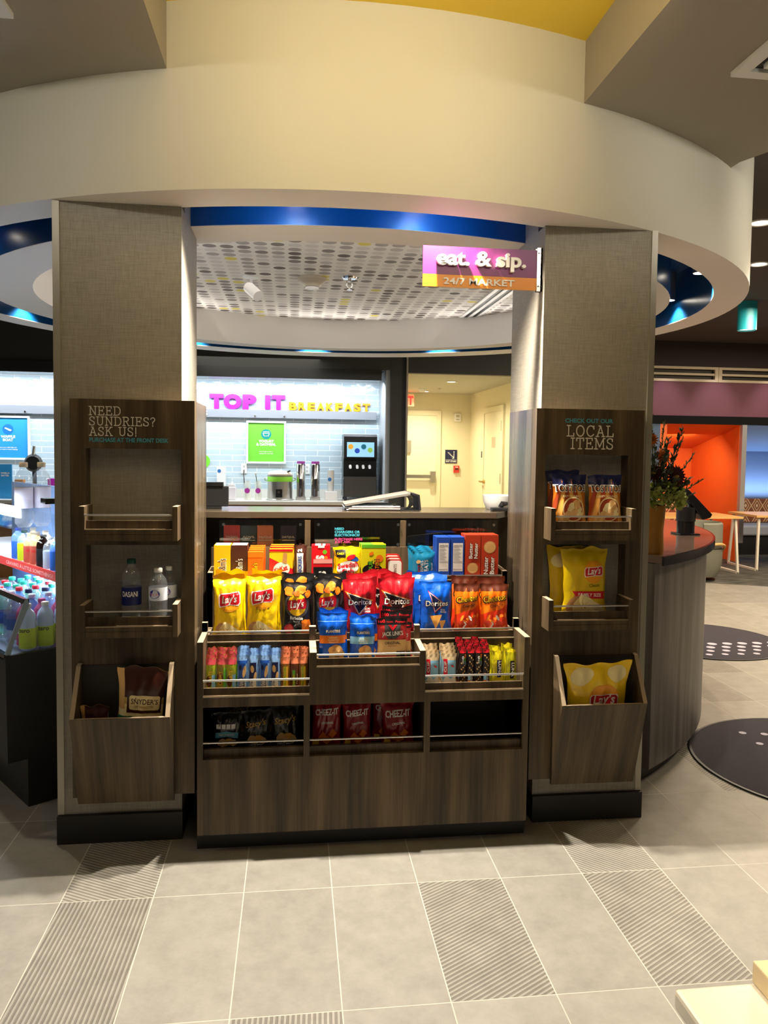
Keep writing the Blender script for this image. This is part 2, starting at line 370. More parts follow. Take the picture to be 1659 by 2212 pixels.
def bag_mesh(name, w, h, d, mats, prints, seed=0, nu=24, nv=30, wr=1.0, flap=0.0, topw=1.0, crimp_m=None):
    rnd = random.Random(seed); ph = [rnd.uniform(0, 6.28) for _ in range(6)]
    nf = rnd.choice([3, 4, 5])
    def S_(u, v, side=-1):
        e = max(0., 1-abs(u)**3.2)**.75
        cl = lambda q: max(0., min(1., q))
        pr = cl((v-.045)/.2)**.55*cl((.945-v)/.2)**.55
        th = d/2*e*pr
        w1 = math.sin(u*nf*PI*.8+ph[0])*math.exp(-((v-.86)/.13)**2)+math.sin(u*(nf+1)*PI*.7+ph[1])*math.exp(-((v-.14)/.11)**2)
        w2 = noise.noise((u*1.9+seed*3.1, v*3.2+side, seed*1.7))
        w3 = abs(noise.noise((u*2.4-v*2.2+seed, v*1.8+u*1.2, side*2.+seed*.37)))
        th += (w1*.11+w2*.17-w3*.24)*d*wr*e*min(1, pr*1.3)*.85
        cr = .0022*math.sin(u*9+ph[2]) if (v < .06 or v > .94) else 0
        x = u*w/2*(1-.11*pr*(.6+.4*math.sin(PI*v)))*(1+(topw-1)*v)
        x += noise.noise((v*4+seed, side, u*.5))*.004*abs(u)
        z = v*h+(noise.noise((u*1.6+seed*2, 3., 1.))*.012*h/.2 if v > .9 else 0)*(v-.9)*10
        y = side*(max(th, .0006))+cr+flap*max(0, v-.9)*h*2.5+.012*math.sin(u*2+ph[3])*max(0, v-.85)*wr
        return x, y, z
    def front(x, z, off):
        v = max(0, min(1, z/h)); u = max(-1, min(1, x/(w/2)))
        a = (u+1)/2*nu; b = v*nv; i = min(nu-1, int(a)); j = min(nv-1, int(b)); a -= i; b -= j; q = j*(nu+1)+i
        X, Y, Z = (G[q][k]*(1-a)*(1-b)+G[q+1][k]*a*(1-b)+G[q+nu+1][k]*(1-a)*b+G[q+nu+2][k]*a*b for k in range(3))
        return (X, Y-off, Z)
    mb = MB(); G = [S_(-1+2*i/nu, j/nv, -1) for j in range(nv+1) for i in range(nu+1)]
    for side in (-1, 1):
        vs = G if side < 0 else [S_(-1+2*i/nu, j/nv, side) for j in range(nv+1) for i in range(nu+1)]
        fs = []
        for j in range(nv):
            for i in range(nu):
                q = (j*(nu+1)+i, j*(nu+1)+i+1, (j+1)*(nu+1)+i+1, (j+1)*(nu+1)+i); fs.append(q if side < 0 else q[::-1])
        mb.add(vs, fs, 0)
    printed(mb, prints, w, h, front)
    me = mb_mesh(mb, name, mats); return me
def mb_mesh(mb, name, mats, smooth=60):
    me = bpy.data.meshes.new(name); me.from_pydata(mb.v, [], mb.f)
    for q in mats: me.materials.append(q)
    me.polygons.foreach_set('material_index', mb.m)
    me.shade_smooth(); me.set_sharp_from_angle(angle=math.radians(smooth)); return me
def place(name, me, loc, label, cat, group=None, rz=0, lean=0, roll=0):
    """stand a package: lean tips it back, roll turns it in its own face plane, rz turns it about the vertical"""
    o = bpy.data.objects.new(name, me); COL.objects.link(o)
    o.location = loc
    R = Matrix.Rotation(rz, 3, 'Z') @ Matrix.Rotation(-lean, 3, 'X') @ Matrix.Rotation(roll, 3, 'Y')
    o.rotation_euler = R.to_euler(); o.location.z += .0006-min((R @ v.co).z for v in me.vertices)
    return tag(o, label, cat, group)
def carton_mesh(name, w, d, h, mats, prints, top=(), bev=.0015):
    mb = MB(); mb.box(-w/2, -d/2, 0, w/2, d/2, h)
    printed(mb, prints, w, h, lambda x, z, off: (x, -d/2-off, z), step=1., lay=.00025, base=.0005)
    for (x0, y0, x1, y1, m) in top: mb.quad((x0*w, y0*d, h+.0006), (x1*w, y0*d, h+.0006), (x1*w, y1*d, h+.0006), (x0*w, y1*d, h+.0006), m)
    return mb_mesh(mb, name, mats, 30)
# ================================================================== THE ROOM
# floor: 12 x 24 inch porcelain tiles, some of them ribbed
TW, TL, GR = .3048, .6096, .0035
def tile_mat(name, ribs=None, c0=(.185, .174, .149), c1=(.272, .257, .222)):
    m, nt, b = new_mat(name)
    mp = coords(nt, (1, 1, 1)); n = N(nt, 'ShaderNodeTexNoise'); n.inputs['Scale'].default_value = 9; n.inputs['Detail'].default_value = 12; n.inputs['Roughness'].default_value = .74
    nt.links.new(mp.outputs[0], n.inputs['Vector'])
    fl = N(nt, 'ShaderNodeVectorMath', operation='FLOOR'); mp2 = coords(nt, (1/TW, 1/TL, 0)); nt.links.new(mp2.outputs[0], fl.inputs[0])
    wn = N(nt, 'ShaderNodeTexWhiteNoise'); nt.links.new(fl.outputs[0], wn.inputs['Vector'])
    ad = N(nt, 'ShaderNodeMath', operation='MULTIPLY_ADD'); ad.inputs[1].default_value = .22; nt.links.new(wn.outputs['Value'], ad.inputs[0]); nt.links.new(n.outputs['Fac'], ad.inputs[2])
    r = ramp(nt, [(.38, c0), (.82, c1)]); nt.links.new(ad.outputs[0], r.inputs[0])
    b.inputs['Roughness'].default_value = .5; b.inputs['Specular IOR Level'].default_value = .35
    if ribs is None: nt.links.new(r.outputs[0], b.inputs['Base Color'])
    else:
        mr = coords(nt, (1, 1, 1), rot=(0, 0, ribs)); sx = N(nt, 'ShaderNodeSeparateXYZ'); nt.links.new(mr.outputs[0], sx.inputs[0])
        nz = N(nt, 'ShaderNodeMath', operation='MULTIPLY'); nz.inputs[1].default_value = 2*PI/.0145; nt.links.new(sx.outputs['Y'], nz.inputs[0])
        sn = N(nt, 'ShaderNodeMath', operation='SINE'); nt.links.new(nz.outputs[0], sn.inputs[0])
        rr = ramp(nt, [(.30, (0, 0, 0)), (.62, (1, 1, 1))]); h = N(nt, 'ShaderNodeMath', operation='MULTIPLY_ADD'); h.inputs[1].default_value = .5; h.inputs[2].default_value = .5
        nt.links.new(sn.outputs[0], h.inputs[0]); nt.links.new(h.outputs[0], rr.inputs[0])
        mx = N(nt, 'ShaderNodeMix', data_type='RGBA'); nt.links.new(rr.outputs[0], mx.inputs[0])
        dk = N(nt, 'ShaderNodeMix', data_type='RGBA'); dk.blend_type = 'MULTIPLY'; dk.inputs[0].default_value = 1; dk.inputs[7].default_value = (.60, .58, .55, 1)
        lt = N(nt, 'ShaderNodeMix', data_type='RGBA'); lt.blend_type = 'MULTIPLY'; lt.inputs[0].default_value = 1; lt.inputs[7].default_value = (1.12, 1.12, 1.12, 1)
        nt.links.new(r.outputs[0], dk.inputs[6]); nt.links.new(r.outputs[0], lt.inputs[6])
        nt.links.new(dk.outputs[2], mx.inputs[6]); nt.links.new(lt.outputs[2], mx.inputs[7]); nt.links.new(mx.outputs[2], b.inputs['Base Color'])
        bp = N(nt, 'ShaderNodeBump'); bp.inputs['Strength'].default_value = .5; bp.inputs['Distance'].default_value = .004
        nt.links.new(rr.outputs[0], bp.inputs['Height']); nt.links.new(bp.outputs[0], b.inputs['Normal'])
    return m
R30, RM30, R90, RM45 = [tile_mat('ribbed_tile', math.radians(-a)) for a in (31, -29, 88, -45)]
PLAIN = tile_mat('plain_tile'); GROUT = mat('grout', (.44, .41, .345), .8); CARP = None
def build_floor():
    rib = {(-3, -1): 3, (1, -1): 1, (3, -1): 1, (-1, -2): 3, (-3, 0): 2, (3, 0): 4, (6, 1): 1, (-6, 0): 2, (8, 3): 2, (9, 4): 1, (5, -3): 3, (10, 6): 2, (-6, -2): 1}
    mb = MB()
    for j in range(-6, 11):
        for k in range(-14, 24):
            y0, x0 = j*TL, k*TW
            mb.quad((x0+GR/2, y0+GR/2, 0), (x0+TW-GR/2, y0+GR/2, 0), (x0+TW-GR/2, y0+TL-GR/2, 0), (x0+GR/2, y0+TL-GR/2, 0), rib.get((k, j), 0))
    mb.quad((-14*TW, -6*TL, -.0002), (24*TW, -6*TL, -.0002), (24*TW, 11*TL, -.0002), (-14*TW, 11*TL, -.0002), 5)
    mb.quad((-14*TW, 11*TL, -.0002), (40*TW, 11*TL, -.0002), (40*TW, 20*TL, -.0002), (-14*TW, 20*TL, -.0002), 5)
    struct('floor', mb, [PLAIN, R30, RM30, R90, RM45, GROUT], smooth=0)
    m, nt, b = new_mat('grey_carpet'); mp = coords(nt, (3.3, 13, 1)); n = N(nt, 'ShaderNodeTexNoise'); n.inputs['Scale'].default_value = 1.2
    n2 = N(nt, 'ShaderNodeTexNoise'); n2.inputs['Scale'].default_value = 160; mp2 = coords(nt); nt.links.new(mp2.outputs[0], n2.inputs['Vector'])
    nt.links.new(mp.outputs[0], n.inputs['Vector']); r = ramp(nt, [(.35, (.035, .035, .03)), (.55, (.085, .085, .07)), (.7, (.13, .12, .10))]); nt.links.new(n.outputs['Fac'], r.inputs[0])
    mx = N(nt, 'ShaderNodeMix', data_type='RGBA'); mx.blend_type = 'MULTIPLY'; mx.inputs[0].default_value = .6; nt.links.new(r.outputs[0], mx.inputs[6]); nt.links.new(n2.outputs['Color'], mx.inputs[7])
    nt.links.new(mx.outputs[2], b.inputs['Base Color']); b.inputs['Roughness'].default_value = .95
    mb = MB(); mb.prism([(3.6, 6.62), (4.93, 6.03), (7.4, 4.93), (9.5, 4.5), (9.5, 10), (3.6, 10)], 'z', -.001, .004); struct('floor_carpet', mb, m, smooth=0)
build_floor()
# ------------------------------------------------------------------ ring soffit over the market
def ell(E, a): return (E[0]+E[2]*math.cos(a), E[1]+E[3]*math.sin(a))
EO, EI, ED, EH = (.118, 2.62, 2.541, 2.485), (.108, 2.567, 2.36, 2.230), (.123, 2.604, 2.123, 2.025), (.155, 2.64, 1.878, 1.822)
SEG = 128
def ewall(mb, E, z0, z1, m=0):
    v = []; f = []
    for i in range(SEG):
        x, y = ell(E, 2*PI*i/SEG); v += [(x, y, z0), (x, y, z1)]
    for i in range(SEG): a, b = 2*i, 2*((i+1) % SEG); f.append((a, b, b+1, a+1))
    mb.add(v, f, m)
def eband(mb, A, B, z, m=0):
    v = []; f = []
    for i in range(SEG):
        v += [(*ell(A, 2*PI*i/SEG), z), (*ell(B, 2*PI*i/SEG), z)]
    for i in range(SEG): a, b = 2*i, 2*((i+1) % SEG); f.append((a, b, b+1, a+1))
    mb.add(v, f, m)
RINGW = mat('ring_paint', (.62, .59, .475), .55); BLUE = mat('blue_paint', (.004, .075, .24), .28, spec=.6)
RINGB = mat('ring_white', (.86, .82, .76), .5)
mb = MB(); ewall(mb, EO, 2.45, 3.13); n0 = len(mb.m); eband(mb, EO, EI, 2.45, 1); ewall(mb, EI, 2.45, 2.452, 1); struct('trim_1', mb, [RINGW, RINGB], smooth=40)
mb = MB(); ewall(mb, EI, 2.452, 2.78); eband(mb, EI, ED, 2.78); ewall(mb, ED, 2.452, 2.78); struct('trim_2', mb, BLUE, smooth=40)
mb = MB(); eband(mb, ED, EH, 2.45); ewall(mb, EH, 2.45, 2.703); ewall(mb, ED, 2.45, 2.452); struct('trim_3', mb, mat('disc_paint', (.80, .77, .73), .6), smooth=40)
def spot_ceiling():
    m, nt, b = new_mat('spotted_ceiling')
    mp = coords(nt, (1/.098, 1/.098, 0)); fr = N(nt, 'ShaderNodeVectorMath', operation='FRACTION'); fl = N(nt, 'ShaderNodeVectorMath', operation='FLOOR')
    nt.links.new(mp.outputs[0], fr.inputs[0]); nt.links.new(mp.outputs[0], fl.inputs[0])
    ds = N(nt, 'ShaderNodeVectorMath', operation='DISTANCE'); ds.inputs[1].default_value = (.5, .5, 0); nt.links.new(fr.outputs[0], ds.inputs[0])
    lt = N(nt, 'ShaderNodeMath', operation='LESS_THAN'); lt.inputs[1].default_value = .40; nt.links.new(ds.outputs['Value'], lt.inputs[0])
    wn = N(nt, 'ShaderNodeTexWhiteNoise'); nt.links.new(fl.outputs[0], wn.inputs['Vector'])
    r = ramp(nt, [(0, (.72, .69, .67)), (.30, (.58, .55, .54)), (.50, (.42, .39, .38)), (.70, (.25, .22, .21)), (.88, (.14, .115, .105)), (.972, (.75, .66, .12))]); r.color_ramp.interpolation = 'CONSTANT'
    nt.links.new(wn.outputs['Value'], r.inputs[0])
    mx = N(nt, 'ShaderNodeMix', data_type='RGBA'); mx.inputs[6].default_value = (.86, .84, .80, 1)
    nt.links.new(lt.outputs[0], mx.inputs[0]); nt.links.new(r.outputs[0], mx.inputs[7]); nt.links.new(mx.outputs[2], b.inputs['Base Color'])
    b.inputs['Roughness'].default_value = .8; return m
mb = MB(); mb.add([(*ell(EH, 2*PI*i/SEG), 2.703) for i in range(SEG)], [tuple(range(SEG))]); struct('ceiling_spotted', mb, spot_ceiling(), smooth=0)
GREYC = mat('grey_ceiling_paint', (.36, .325, .265), .75, bump=.05, bscale=300)
mb = MB(); mb.box(-5.5, -6, 2.87, -.597, 2.2, 3.12); struct('ceiling_left', mb, GREYC, smooth=0)
mb = MB(); mb.prism([(.945, -6), (4.6, -6), (1.86, .74), (1.86, 2.0), (.945, 2.0)], 'z', 2.87, 3.12); struct('ceiling_right', mb, GREYC, smooth=0)
mb = MB(); mb.box(-.597, -6, 3.10, .945, 1.5, 3.12); struct('ceiling_yellow', mb, mat('yellow_paint', (.86, .60, .05), .6), smooth=0)
mb = MB(); mb.box(-6, -6, 3.121, 12, 13, 3.2); struct('ceiling', mb, mat('dark_ceiling_paint', (.060, .046, .040), .8), smooth=0)
# ------------------------------------------------------------------ pillars
TRIM = mat('champagne_trim', (.40, .37, .30), .35, .3)
def pillar(side, x0, x1, inner):
    mb = MB(); mb.box(x0, .42, .11, x1, .885, 2.4495); mb.box(x0+.001, .52, 2.4495, x1-.001, .884, 2.79); struct('pillar_'+side, mb, LINEN, smooth=0)
    mb = MB(); ox = x0 if inner > 0 else x1; s = 1 if inner > 0 else -1
    mb.box(min(ox-.004*s, ox+.021*s), .4145, .112, max(ox-.004*s, ox+.021*s), .43, 2.4495)
    struct('trim_4' if side == 'left' else 'trim_5', mb, TRIM, smooth=0)
    mb = MB(); mb.box(x0-.004, .40, 0, x1+.004, .90, .11); struct('baseboard_'+side, mb, BLACK, smooth=0)
pillar('left', -1.036, -.572, 1); pillar('right', .854, 1.324, -1)
# ------------------------------------------------------------------ back of the room
def wall_tile():
    m, nt, b = new_mat('blue_grey_subway_tile'); mp = coords(nt, (1, 0, 1), rot=(0, 0, 0))
    sw = N(nt, 'ShaderNodeSeparateXYZ'); cb = N(nt, 'ShaderNodeCombineXYZ'); nt.links.new(mp.outputs[0], sw.inputs[0]); nt.links.new(sw.outputs['X'], cb.inputs['X']); nt.links.new(sw.outputs['Z'], cb.inputs['Y'])
    br = N(nt, 'ShaderNodeTexBrick'); br.inputs['Scale'].default_value = 1; br.inputs['Brick Width'].default_value = .308; br.inputs['Row Height'].default_value = .0725
    br.inputs['Mortar Size'].default_value = .0035; br.inputs['Color1'].default_value = (.44, .55, .62, 1); br.inputs['Color2'].default_value = (.50, .60, .66, 1); br.inputs['Mortar'].default_value = (.86, .88, .88, 1)
    nt.links.new(cb.outputs[0], br.inputs['Vector']); nt.links.new(br.outputs['Color'], b.inputs['Base Color']); b.inputs['Roughness'].default_value = .16
    n = N(nt, 'ShaderNodeTexNoise'); n.inputs['Scale'].default_value = 11; nt.links.new(cb.outputs[0], n.inputs['Vector'])
    bp = N(nt, 'ShaderNodeBump'); bp.inputs['Strength'].default_value = .25; bp.inputs['Distance'].default_value = .02; nt.links.new(n.outputs['Fac'], bp.inputs['Height']); nt.links.new(bp.outputs[0], b.inputs['Normal'])
    return m
mb = MB(); mb.box(-5.5, 7.45, 0, 1.0, 7.55, 3.12); struct('wall_back', mb, wall_tile(), smooth=0)
CHAR = mat('charcoal_paint', (.040, .043, .040), .6)
mb = MB(); mb.box(-5.5, 6.7, 2.49, .94, 6.82, 3.12); mb.box(.997, 6.7, 0, 1.185, 7.6, 3.12); mb.box(.94, 6.7, 2.5, 1.0, 6.82, 3.12); mb.box(1.185, 6.7, 2.47, 3.3, 6.82, 3.12); struct('wall_front', mb, CHAR, smooth=0)
mb = MB(); mb.box(-5.5, 6.66, 2.365, .885, 6.98, 2.49); struct('trim_6', mb, mat('header_black', (.018, .019, .019), .25), smooth=0)
mb = MB(); mb.box(.945, 6.73, .86, .997, 7.45, 2.5); struct('trim_7', mb, mat('jamb_grey', (.42, .45, .48), .45), smooth=0)
mb = MB(); mb.box(1.185, 6.66, 0, 1.205, 6.84, 3.1); struct('trim_8', mb, TRIM, smooth=0)
CREAM = mat('cream_wall_paint', (.76, .71, .52), .75)
mb = MB(); mb.box(1.0, 11.4, 0, 3.2, 11.5, 2.7); struct('wall_corridor', mb, CREAM, smooth=0)
mb = MB(); mb.box(3.056, 6.82, 0, 3.16, 11.5, 2.7); struct('wall_right', mb, CREAM, smooth=0)
mb = MB(); mb.box(1.185, 6.82, 0, 1.2, 11.5, 2.7); struct('wall_left', mb, CREAM, smooth=0)
mb = MB(); mb.box(1.2, 6.82, 2.57, 3.06, 11.42, 2.62); struct('ceiling_corridor', mb, mat('corridor_ceiling_paint', (.46, .44, .36), .8), smooth=0)
# doors of the corridor
DOORP = mat('door_paint', (.80, .75, .57), .5)
d1 = tag(thing('door_1', 'cream exit door with a steel panic bar at the end of the corridor', 'door', (1.95, 11.4, 0)), kind='structure')
mb = MB(); mb.box(1.46, 11.37, 0, 2.415, 11.399, 2.175); mb.build('door_leaf', DOORP, d1, smooth=0)
mb = MB(); mb.box(2.416, 11.36, 0, 2.50, 11.399, 2.1755); mb.box(1.38, 11.36, 2.176, 2.50, 11.399, 2.26); mb.box(1.38, 11.36, 0, 1.459, 11.399, 2.1755); mb.build('door_frame', CREAM, d1, smooth=0)
mb = MB(); mb.box(1.50, 11.28, 1.04, 2.33, 11.32, 1.10); mb.box(2.30, 11.27, .96, 2.40, 11.37, 1.165); mb.build('panic_bar', METAL, d1, smooth=0)
mb = MB(); mb.box(1.75, 11.33, 1.50, 1.95, 11.37, 1.72); mb.build('door_plate', TRIM, d1, smooth=0)
d2 = tag(thing('door_2', 'cream side door with brass lever in the right corridor wall', 'door', (3.056, 9.7, 0)), kind='structure')
mb = MB(); mb.box(3.03, 9.12, 0, 3.055, 10.235, 2.17); mb.build('door_leaf', DOORP, d2, smooth=0)
mb = MB(); mb.box(3.02, 9.03, 0, 3.055, 9.119, 2.17); mb.box(3.02, 10.236, 0, 3.055, 10.32, 2.17); mb.box(3.02, 9.03, 2.171, 3.055, 10.32, 2.26); mb.build('door_frame', CREAM, d2, smooth=0)
mb = MB(); mb.tube([(3.03, 10.16, 1.03), (2.97, 10.16, 1.03), (2.97, 10.30, 1.03)], .014, 8); mb.cyl((3.0, 10.16, 1.03), .03, .03, 12, axis='x'); mb.build('door_handle', mat('brass', (.55, .38, .14), .3, 1), d2)
for z in (.3, 1.04, 1.86):
    mb = MB(); mb.box(3.012, 9.10, z, 3.022, 9.14, z+.16); mb.build('hinge', METAL, d2, smooth=0)
# ------------------------------------------------------------------ lounge on the right
PURPLE = mat('purple_paint', (.115, .038, .060), .7); DKW = mat('dark_plum_paint', (.030, .020, .020), .8)
mb = MB(); mb.box(3.16, 7.8, 2.77, 9.5, 8.0, 3.12); struct('wall_lounge', mb, DKW, smooth=0)
mb = MB(); mb.box(3.16, 7.8, 2.08, 9.5, 8.0, 2.56); struct('wall_purple', mb, PURPLE, smooth=0)
mb = MB(); mb.box(3.16, 7.78, 1.965, 9.5, 9.5, 2.08); struct('trim_9', mb, mat('matte_black', (.006, .006, .006), .9, spec=.1), smooth=0)
mb = MB(); mb.box(3.16, 7.8, 0, 4.96, 8.0, 1.965); struct('wall_lounge_blue', mb, mat('slate_blue_paint', (.05, .09, .16), .7), smooth=0)
mb = MB(); mb.box(3.1, 7.86, 2.56, 9.5, 8.0, 2.77); struct('wall_vent_recess', mb, DARKIN, smooth=0)
ORANGE = mat('orange_paint', (.66, .115, .012), .55)
mb = MB()
mb.box(4.96, 7.8, 0, 5.06, 9.2, 1.965); mb.box(6.16, 7.82, 0, 6.20, 9.3, 1.965); mb.box(5.06, 9.15, 0, 6.16, 9.25, 1.965)
mb.prism([(7.8, 1.965), (9.2, 1.62), (9.2, 1.965)], 'x', 5.06, 6.16); struct('wall_orange', mb, ORANGE, smooth=0)
mb = MB(); mb.box(6.165, 7.75, .28, 6.235, 7.84, 1.965); struct('trim_10', mb, mat('silver_trim', (.42, .43, .45), .35, .6), smooth=0)
BLUEW = mat('booth_blue_paint', (.11, .18, .34), .6)
mb = MB(); mb.box(6.2, 9.2, 0, 8.9, 9.3, 1.965); mb.prism([(7.82, 1.965), (9.2, 1.60), (9.2, 1.965)], 'x', 6.2, 8.9); mb.box(8.8, 7.8, 0, 8.9, 9.3, 1.965); struct('wall_blue', mb, BLUEW, smooth=0)
# side and rear walls that close the lobby
mb = MB(); mb.box(-5.6, -6, 0, -5.5, 7.6, 3.12); struct('wall_lobby_side', mb, mat('lobby_wall_paint', (.30, .27, .23), .8), smooth=0)
mb = MB(); mb.box(9.4, -6, 0, 9.5, 9.5, 3.12); struct('wall_lobby_end', mb, mat('lobby_end_paint', (.20, .17, .16), .8), smooth=0)
# ================================================================== MARKET FURNITURE
def niche_tower(side, x0, x1, n0, n1, ret):
    """dark wood display on a pillar: front with two niches, return panel, two lipped shelves and a tilted bin"""
    lab = 'dark wood display on the left pillar, headed NEED SUNDRIES? ASK US!' if side == 'left' else 'dark wood display on the right pillar, headed LOCAL ITEMS'
    t = thing('display_tower', lab, 'display', ((x0+x1)/2, .385, .2), group='display towers on the pillars')
    F, B, zb, zt = .35, .419, .205, 1.714
    mb = MB()
    mb.box(x0, F, zb, n0, B, zt); mb.box(n1, F, zb, x1, B, zt)
    mb.box(n0, F, 1.531, n1, B, zt); mb.box(n0, F, 1.17, n1, B, 1.20); mb.box(n0, F, zb, n1, B, .842)
    mb.build('front_panel', WOOD, t, smooth=0)
    mb = MB()
    if ret == 'r': mb.box(x1-.02, B-.0005, zb, x1, .745, zt)
    else: mb.box(x0, B-.0005, zb, x0+.02, .745, zt)
    mb.build('side_panel', WOODS, t, smooth=0)
    mb = MB()
    TXT = mat('heading_cream', (.74, .69, .58), .6); TEAL = mat('heading_teal', (.06, .33, .42), .6)
    if side == 'left':
        slab_text(mb, 'NEED', -.896, 1.655, F-.0012, .031); slab_text(mb, 'SUNDRIES?', -.896, 1.617, F-.0012, .031); slab_text(mb, 'ASK US!', -.896, 1.579, F-.0012, .031)
        put_text(mb, 'PURCHASE AT THE FRONT DESK', -.896, 1.556, F-.0012, width=.286, cap=.0155, bold=.03, m=1, align='l')
    else:
        put_text(mb, 'CHECK OUT OUR', 1.131, 1.660, F-.0012, width=.20, cap=.0165, bold=.03, m=1, align='r')
        slab_text(mb, 'LOCAL', 1.133, 1.606, F-.0012, .042, 'r'); slab_text(mb, 'ITEMS', 1.133, 1.556, F-.0012, .042, 'r')
    mb.build('lettering', [TXT, TEAL], t, smooth=0)
    a, b = n0-.001, n1-.001
    for zf, zb2, ztp, zr in ((1.238, 1.195, 1.321, 1.29), (.880, .838, .960, .936)):
        sh = thing('shelf', None, None); sh.parent = t; sh.location = (0, -.05, zf-.2)
        ctr = Vector(t.location)+Vector(sh.location)
        def part(nm, mb, mt, **k):
            o = mb.build(nm, mt, None, smooth=k.get('smooth', 0), bevel=k.get('bevel', 0)); o.data.transform(Matrix.Translation(-ctr)); o.parent = sh; return o
        mb = MB(); mb.box(a+.019, .2595, zf-.018, b-.019, B, zf); part('shelf_board', mb, WOOD)
        mb = MB(); mb.box(a+.019, .284, zf+.0002, b-.019, .294, zf+.030); part('lip_board', mb, WOOD)
        mb = MB(); mb.box(a+.019, .259, zb2+.0005, b-.019, .272, zf-.019); part('shelf_front', mb, WOOD)
        for xa in (a, b-.0185):
            mb = MB(); mb.box(xa, .258, zb2, xa+.0185, F+.03, ztp); mb.box(xa+.0004, .2575, ztp-.0002, xa+.0181, F+.03, ztp+.0006, 1); part('cheek', mb, [WOOD, EDGE])
        mb = MB(); mb.tube([(a+.015, .264, zr), (b-.015, .264, zr)], .0035, 8); part('rail', mb, METAL, smooth=60)
        mb = MB(); mb.box(a+.02, .2585, zf-.002, b-.02, .262, zf+.0008); part('edge_strip', mb, EDGE)
    # bin
    q0, q1 = (-.943, -.589) if side == 'left' else (.905, 1.256)
    bn = thing('bin', None, None); bn.parent = t; bn.location = (0, -.1, .2)
    ctr = Vector(t.location)+Vector(bn.location)
    def part(nm, mb, mt):
        o = mb.build(nm, mt, None, smooth=0); o.data.transform(Matrix.Translation(-ctr)); o.parent = bn; return o
    prof = [(.337, .1875), (.3495, .1875), (.3495, .722), (.325, .718), (.228, .546)]
    th = .0165
    mb = MB(); mb.add([(x, y, z) for x in (q0, q1) for (y, z) in ((.335, .187), (.226, .548), (.2425, .5455), (.3495, .187))], [(0, 4, 5, 1), (1, 5, 6, 2), (2, 6, 7, 3), (3, 7, 4, 0), (0, 1, 2, 3), (4, 7, 6, 5)]); part('bin_front', mb, WOODB)
    for xa in (q0, q1-th):
        mb = MB(); mb.prism(prof, 'x', xa+.0003, xa+th-.0003); part('bin_side', mb, WOOD)
        mb = MB(); L = [(.3495, .7225), (.325, .7185), (.2255, .5485)]
        for (ya, za), (yb, zb3) in zip(L[:-1], L[1:]): mb.quad((xa, ya, za+.001), (xa+th, ya, za+.001), (xa+th, yb, zb3+.001), (xa, yb, zb3+.001))
        part('bin_rim', mb, EDGE)
    mb = MB(); mb.quad((q0, .2255, .5495), (q1, .2255, .5495), (q1, .242, .5485), (q0, .242, .5485)); part('bin_rim', mb, EDGE)
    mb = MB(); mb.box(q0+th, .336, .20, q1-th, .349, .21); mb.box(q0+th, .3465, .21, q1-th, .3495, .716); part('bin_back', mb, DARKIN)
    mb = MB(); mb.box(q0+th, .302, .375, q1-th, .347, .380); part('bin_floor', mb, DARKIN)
    return t
niche_tower('left', -.966, -.515, -.911, -.564, 'r')
niche_tower('right', .814, 1.264, .853, 1.200, 'l')
# ------------------------------------------------------------------ snack counter
XL, XR = -.496, .783
k = thing('snack_counter', 'dark wood tiered snack counter between the two pillars', 'counter', (.145, .45, 0))
mb = MB(); mb.box(-.502, .317, 0, .79, .80, .085); mb.build('toe_kick', BLACK, k, smooth=0)
mb = MB()
mb.box(-.4748, .27, .075, .7608, .289, .366)
for a, b in ((-.099, -.076), (.366, .390)): mb.box(a, .27, .366, b, .289, .566)
mb.box(-.4748, .27, .566, -.0521, .289, .6055); mb.box(.3461, .27, .566, .7608, .289, .6055); mb.box(-.052, .27, .566, .346, .289, .7115)
mb.build('front_panel', WOOD, k, smooth=0)
for a, b in ((-.4745, -.099), (-.076, .366), (.390, .7605)):
    mb = MB(); mb.box(a, .296, .346, b, .312, .396); mb.build('lip_board', WOOD, k, smooth=0)
    mb = MB(); mb.box(a-.002, .289, .346, b+.002, .52, .352); mb.box(a-.002, .515, .352, b+.002, .52, .57); mb.box(a-.006, .289, .346, a-.0005, .52, .57); mb.box(b+.0005, .289, .346, b+.006, .52, .57); mb.box(a-.002, .289, .568, b+.002, .52, .574)
    mb.build('compartment', mat('compartment_black', (.012, .011, .010), .6), k, smooth=0)
    mb = MB(); mb.tube([(a-.002, .281, .427), (b+.002, .281, .427)], .0038, 8); mb.build('rail', METAL, k)
sp = [(.27, .075), (.27, .813), (.43, .815), (.43, .852), (.446, .853), (.446, .79), (.62, .79), (.62, 1.02), (.768, 1.025), (.768, .075)]
for a, b in ((XL, -.475), (.761, XR)):
    mb = MB(); mb.prism(sp, 'x', a, b); mb.build('side_panel', WOOD, k, smooth=0)
    mb = MB()
    for (y0, z0), (y1, z1) in zip(sp[1:8], sp[2:9]): mb.quad((a, y0, z0+.001), (b, y0, z0+.001), (b, y1, z1+.001), (a, y1, z1+.001))
    mb.build('edge_trim', EDGE, k, smooth=0)
dp = [(.27, .6062), (.27, .767), (.42, .777), (.42, .832), (.444, .833), (.444, .6062)]
for a, b in ((-.078, -.052), (.346, .368)):
    mb = MB(); mb.prism(dp, 'x', a, b); mb.build('divider', WOOD, k, smooth=0)
    mb = MB()
    for i, j in ((1, 2), (3, 4)): mb.quad((a, dp[i][0], dp[i][1]+.001), (b, dp[i][0], dp[i][1]+.001), (b, dp[j][0], dp[j][1]+.001), (a, dp[j][0], dp[j][1]+.001))
    mb.build('edge_trim', EDGE, k, smooth=0)
